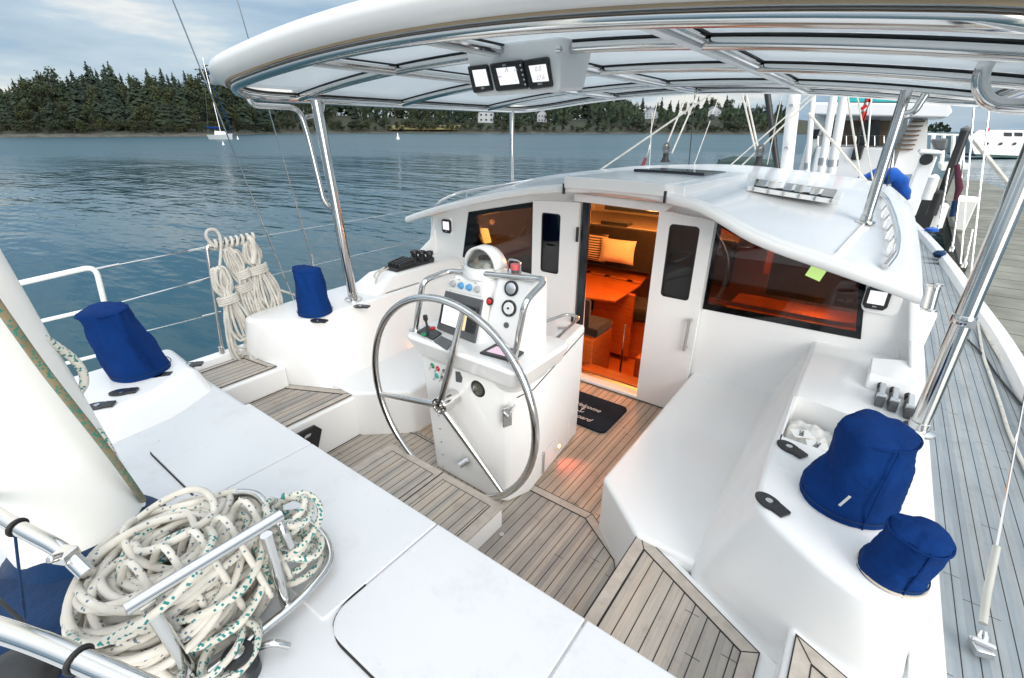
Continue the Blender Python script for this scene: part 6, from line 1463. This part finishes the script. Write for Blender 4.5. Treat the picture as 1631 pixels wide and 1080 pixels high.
# power pedestal with lit top
pc = Pz(1532, 372, -.42); A = [Py(a, b, pc.y) for a, b in ((1520, 366), (1537, 368), (1559, 318), (1528, 316))]
pd_ = thing('power_pedestal', 'white tapered power pedestal with a softly lit top on the dock', 'pedestal', pc)
m = MB(); m.frus(A, [p+V((0, .3, 0)) for p in A]); m.build('housing', WPLAS, pd_, bevel=.03)
A = [Py(a, b, pc.y-.01) for a, b in ((1527, 320), (1558, 322), (1560, 316), (1527, 313))]; m = MB(); m.frus(A, [p+V((0, .32, 0)) for p in A]); m.build('lit_cap', emit('warm_pedestal_light', (1, .82, .6), .9), pd_, bevel=.01)
# piling
m = MB(); p0, p1 = Py(1514, 272, 17), Py(1538, 208, 17); m.tube([p0-V((0, 0, .9)), p0, p1], .10, 14); t = thing('dock_piling', 'black leaning dock piling right of the motor yacht', 'piling', p0); m.build('pile', BLACK, t); m = MB(); m.rev([(.11, 0), (.11, .05), (0, .12)], p1, p1-p0, 14); m.build('cap', GREYP, t)
# finger pier and grey equipment
fp = thing('finger_pier', 'pale finger pier with gangway gear right of the motor yacht', 'pier', Py(1505, 250, 24)); m = MB(); qd([(1478, 212), (1545, 214), (1545, 217), (1478, 215)], 24, .5, m); qd([(1500, 262), (1545, 262), (1545, 270), (1500, 272)], 22, 2, m); m.build('platform', MASTW, fp)
m = MB(); qd([(1483, 222), (1512, 220), (1508, 240), (1490, 240)], 23, 1, m); m.build('covered_gear', GREYP, fp, bevel=.1)
for k in range(4): m = MB(); m.tube([Py(1487+16*k, 214, 24), Py(1484+16*k, 262, 24)], .06, 8); m.build('pile', MASTW, fp)
# islet far away
m = MB(); c = Pd(1494, 208, 800)
for i in range(120):
    u = random.uniform(-1, 1); z = random.uniform(0, 1)*(1-u*u)**.5; p = c+rt0*(u*18)+V((0, 0, z*13-1)); s = random.uniform(1.5, 3); a, b = ortho(V((random.gauss(0, .5), -1, random.gauss(0, .5)))); m.face([m.b.verts.new(p+a*s), m.b.verts.new(p+b*s), m.b.verts.new(p-a*s), m.b.verts.new(p-b*s)])
tag(m.build('far_islet', FIR, smooth=0), None, None, kind='structure')
line(1640, 335, 1550, 222, 'wide pale mooring strap slanting at the far right', r=.03, y=9, ext=1.0)
line(1530, 420, 1553, 150, 'steel stay rising from the right toe rail', STEEL, .006, 6.0, 1.3, 'shroud'); line(1546, 440, 1578, 150, 'second steel stay rising from the right toe rail', STEEL, .006, 5.6, 1.3, 'shroud')

bc = [Pz(-60, 940, .76), Pz(60, 905, .76), Pz(125, 905, .76), Pz(150, 990, .76), Pz(100, 1085, .76), Pz(-60, 1120, .76)]
m = MB(); m.frus([(p.x, p.y, .70) for p in bc], [(p.x, p.y, .765) for p in bc]); tag(m.build('folded_sail_cover', DKBLUE, bevel=.03), 'folded dark blue canvas on deck under the rails at the lower left edge', 'canvas')

for pp_l in ([(-.50, .427), (-.75, .427), (-.96, .427), (-1.03, .46), (-1.053, .53), (-1.053, .60)], [(-1.95, .437), (-2.44, .437), (-2.503, .50)]):  # black tubes added to paint the shade in the lid gaps
    MB().tube([V((q_.x, q_.y, .7145)) for q_ in fil([(a, b, 0) for a, b in pp_l], .03)], .0034, 6).build('lid_gasket', RUBBER, adk)
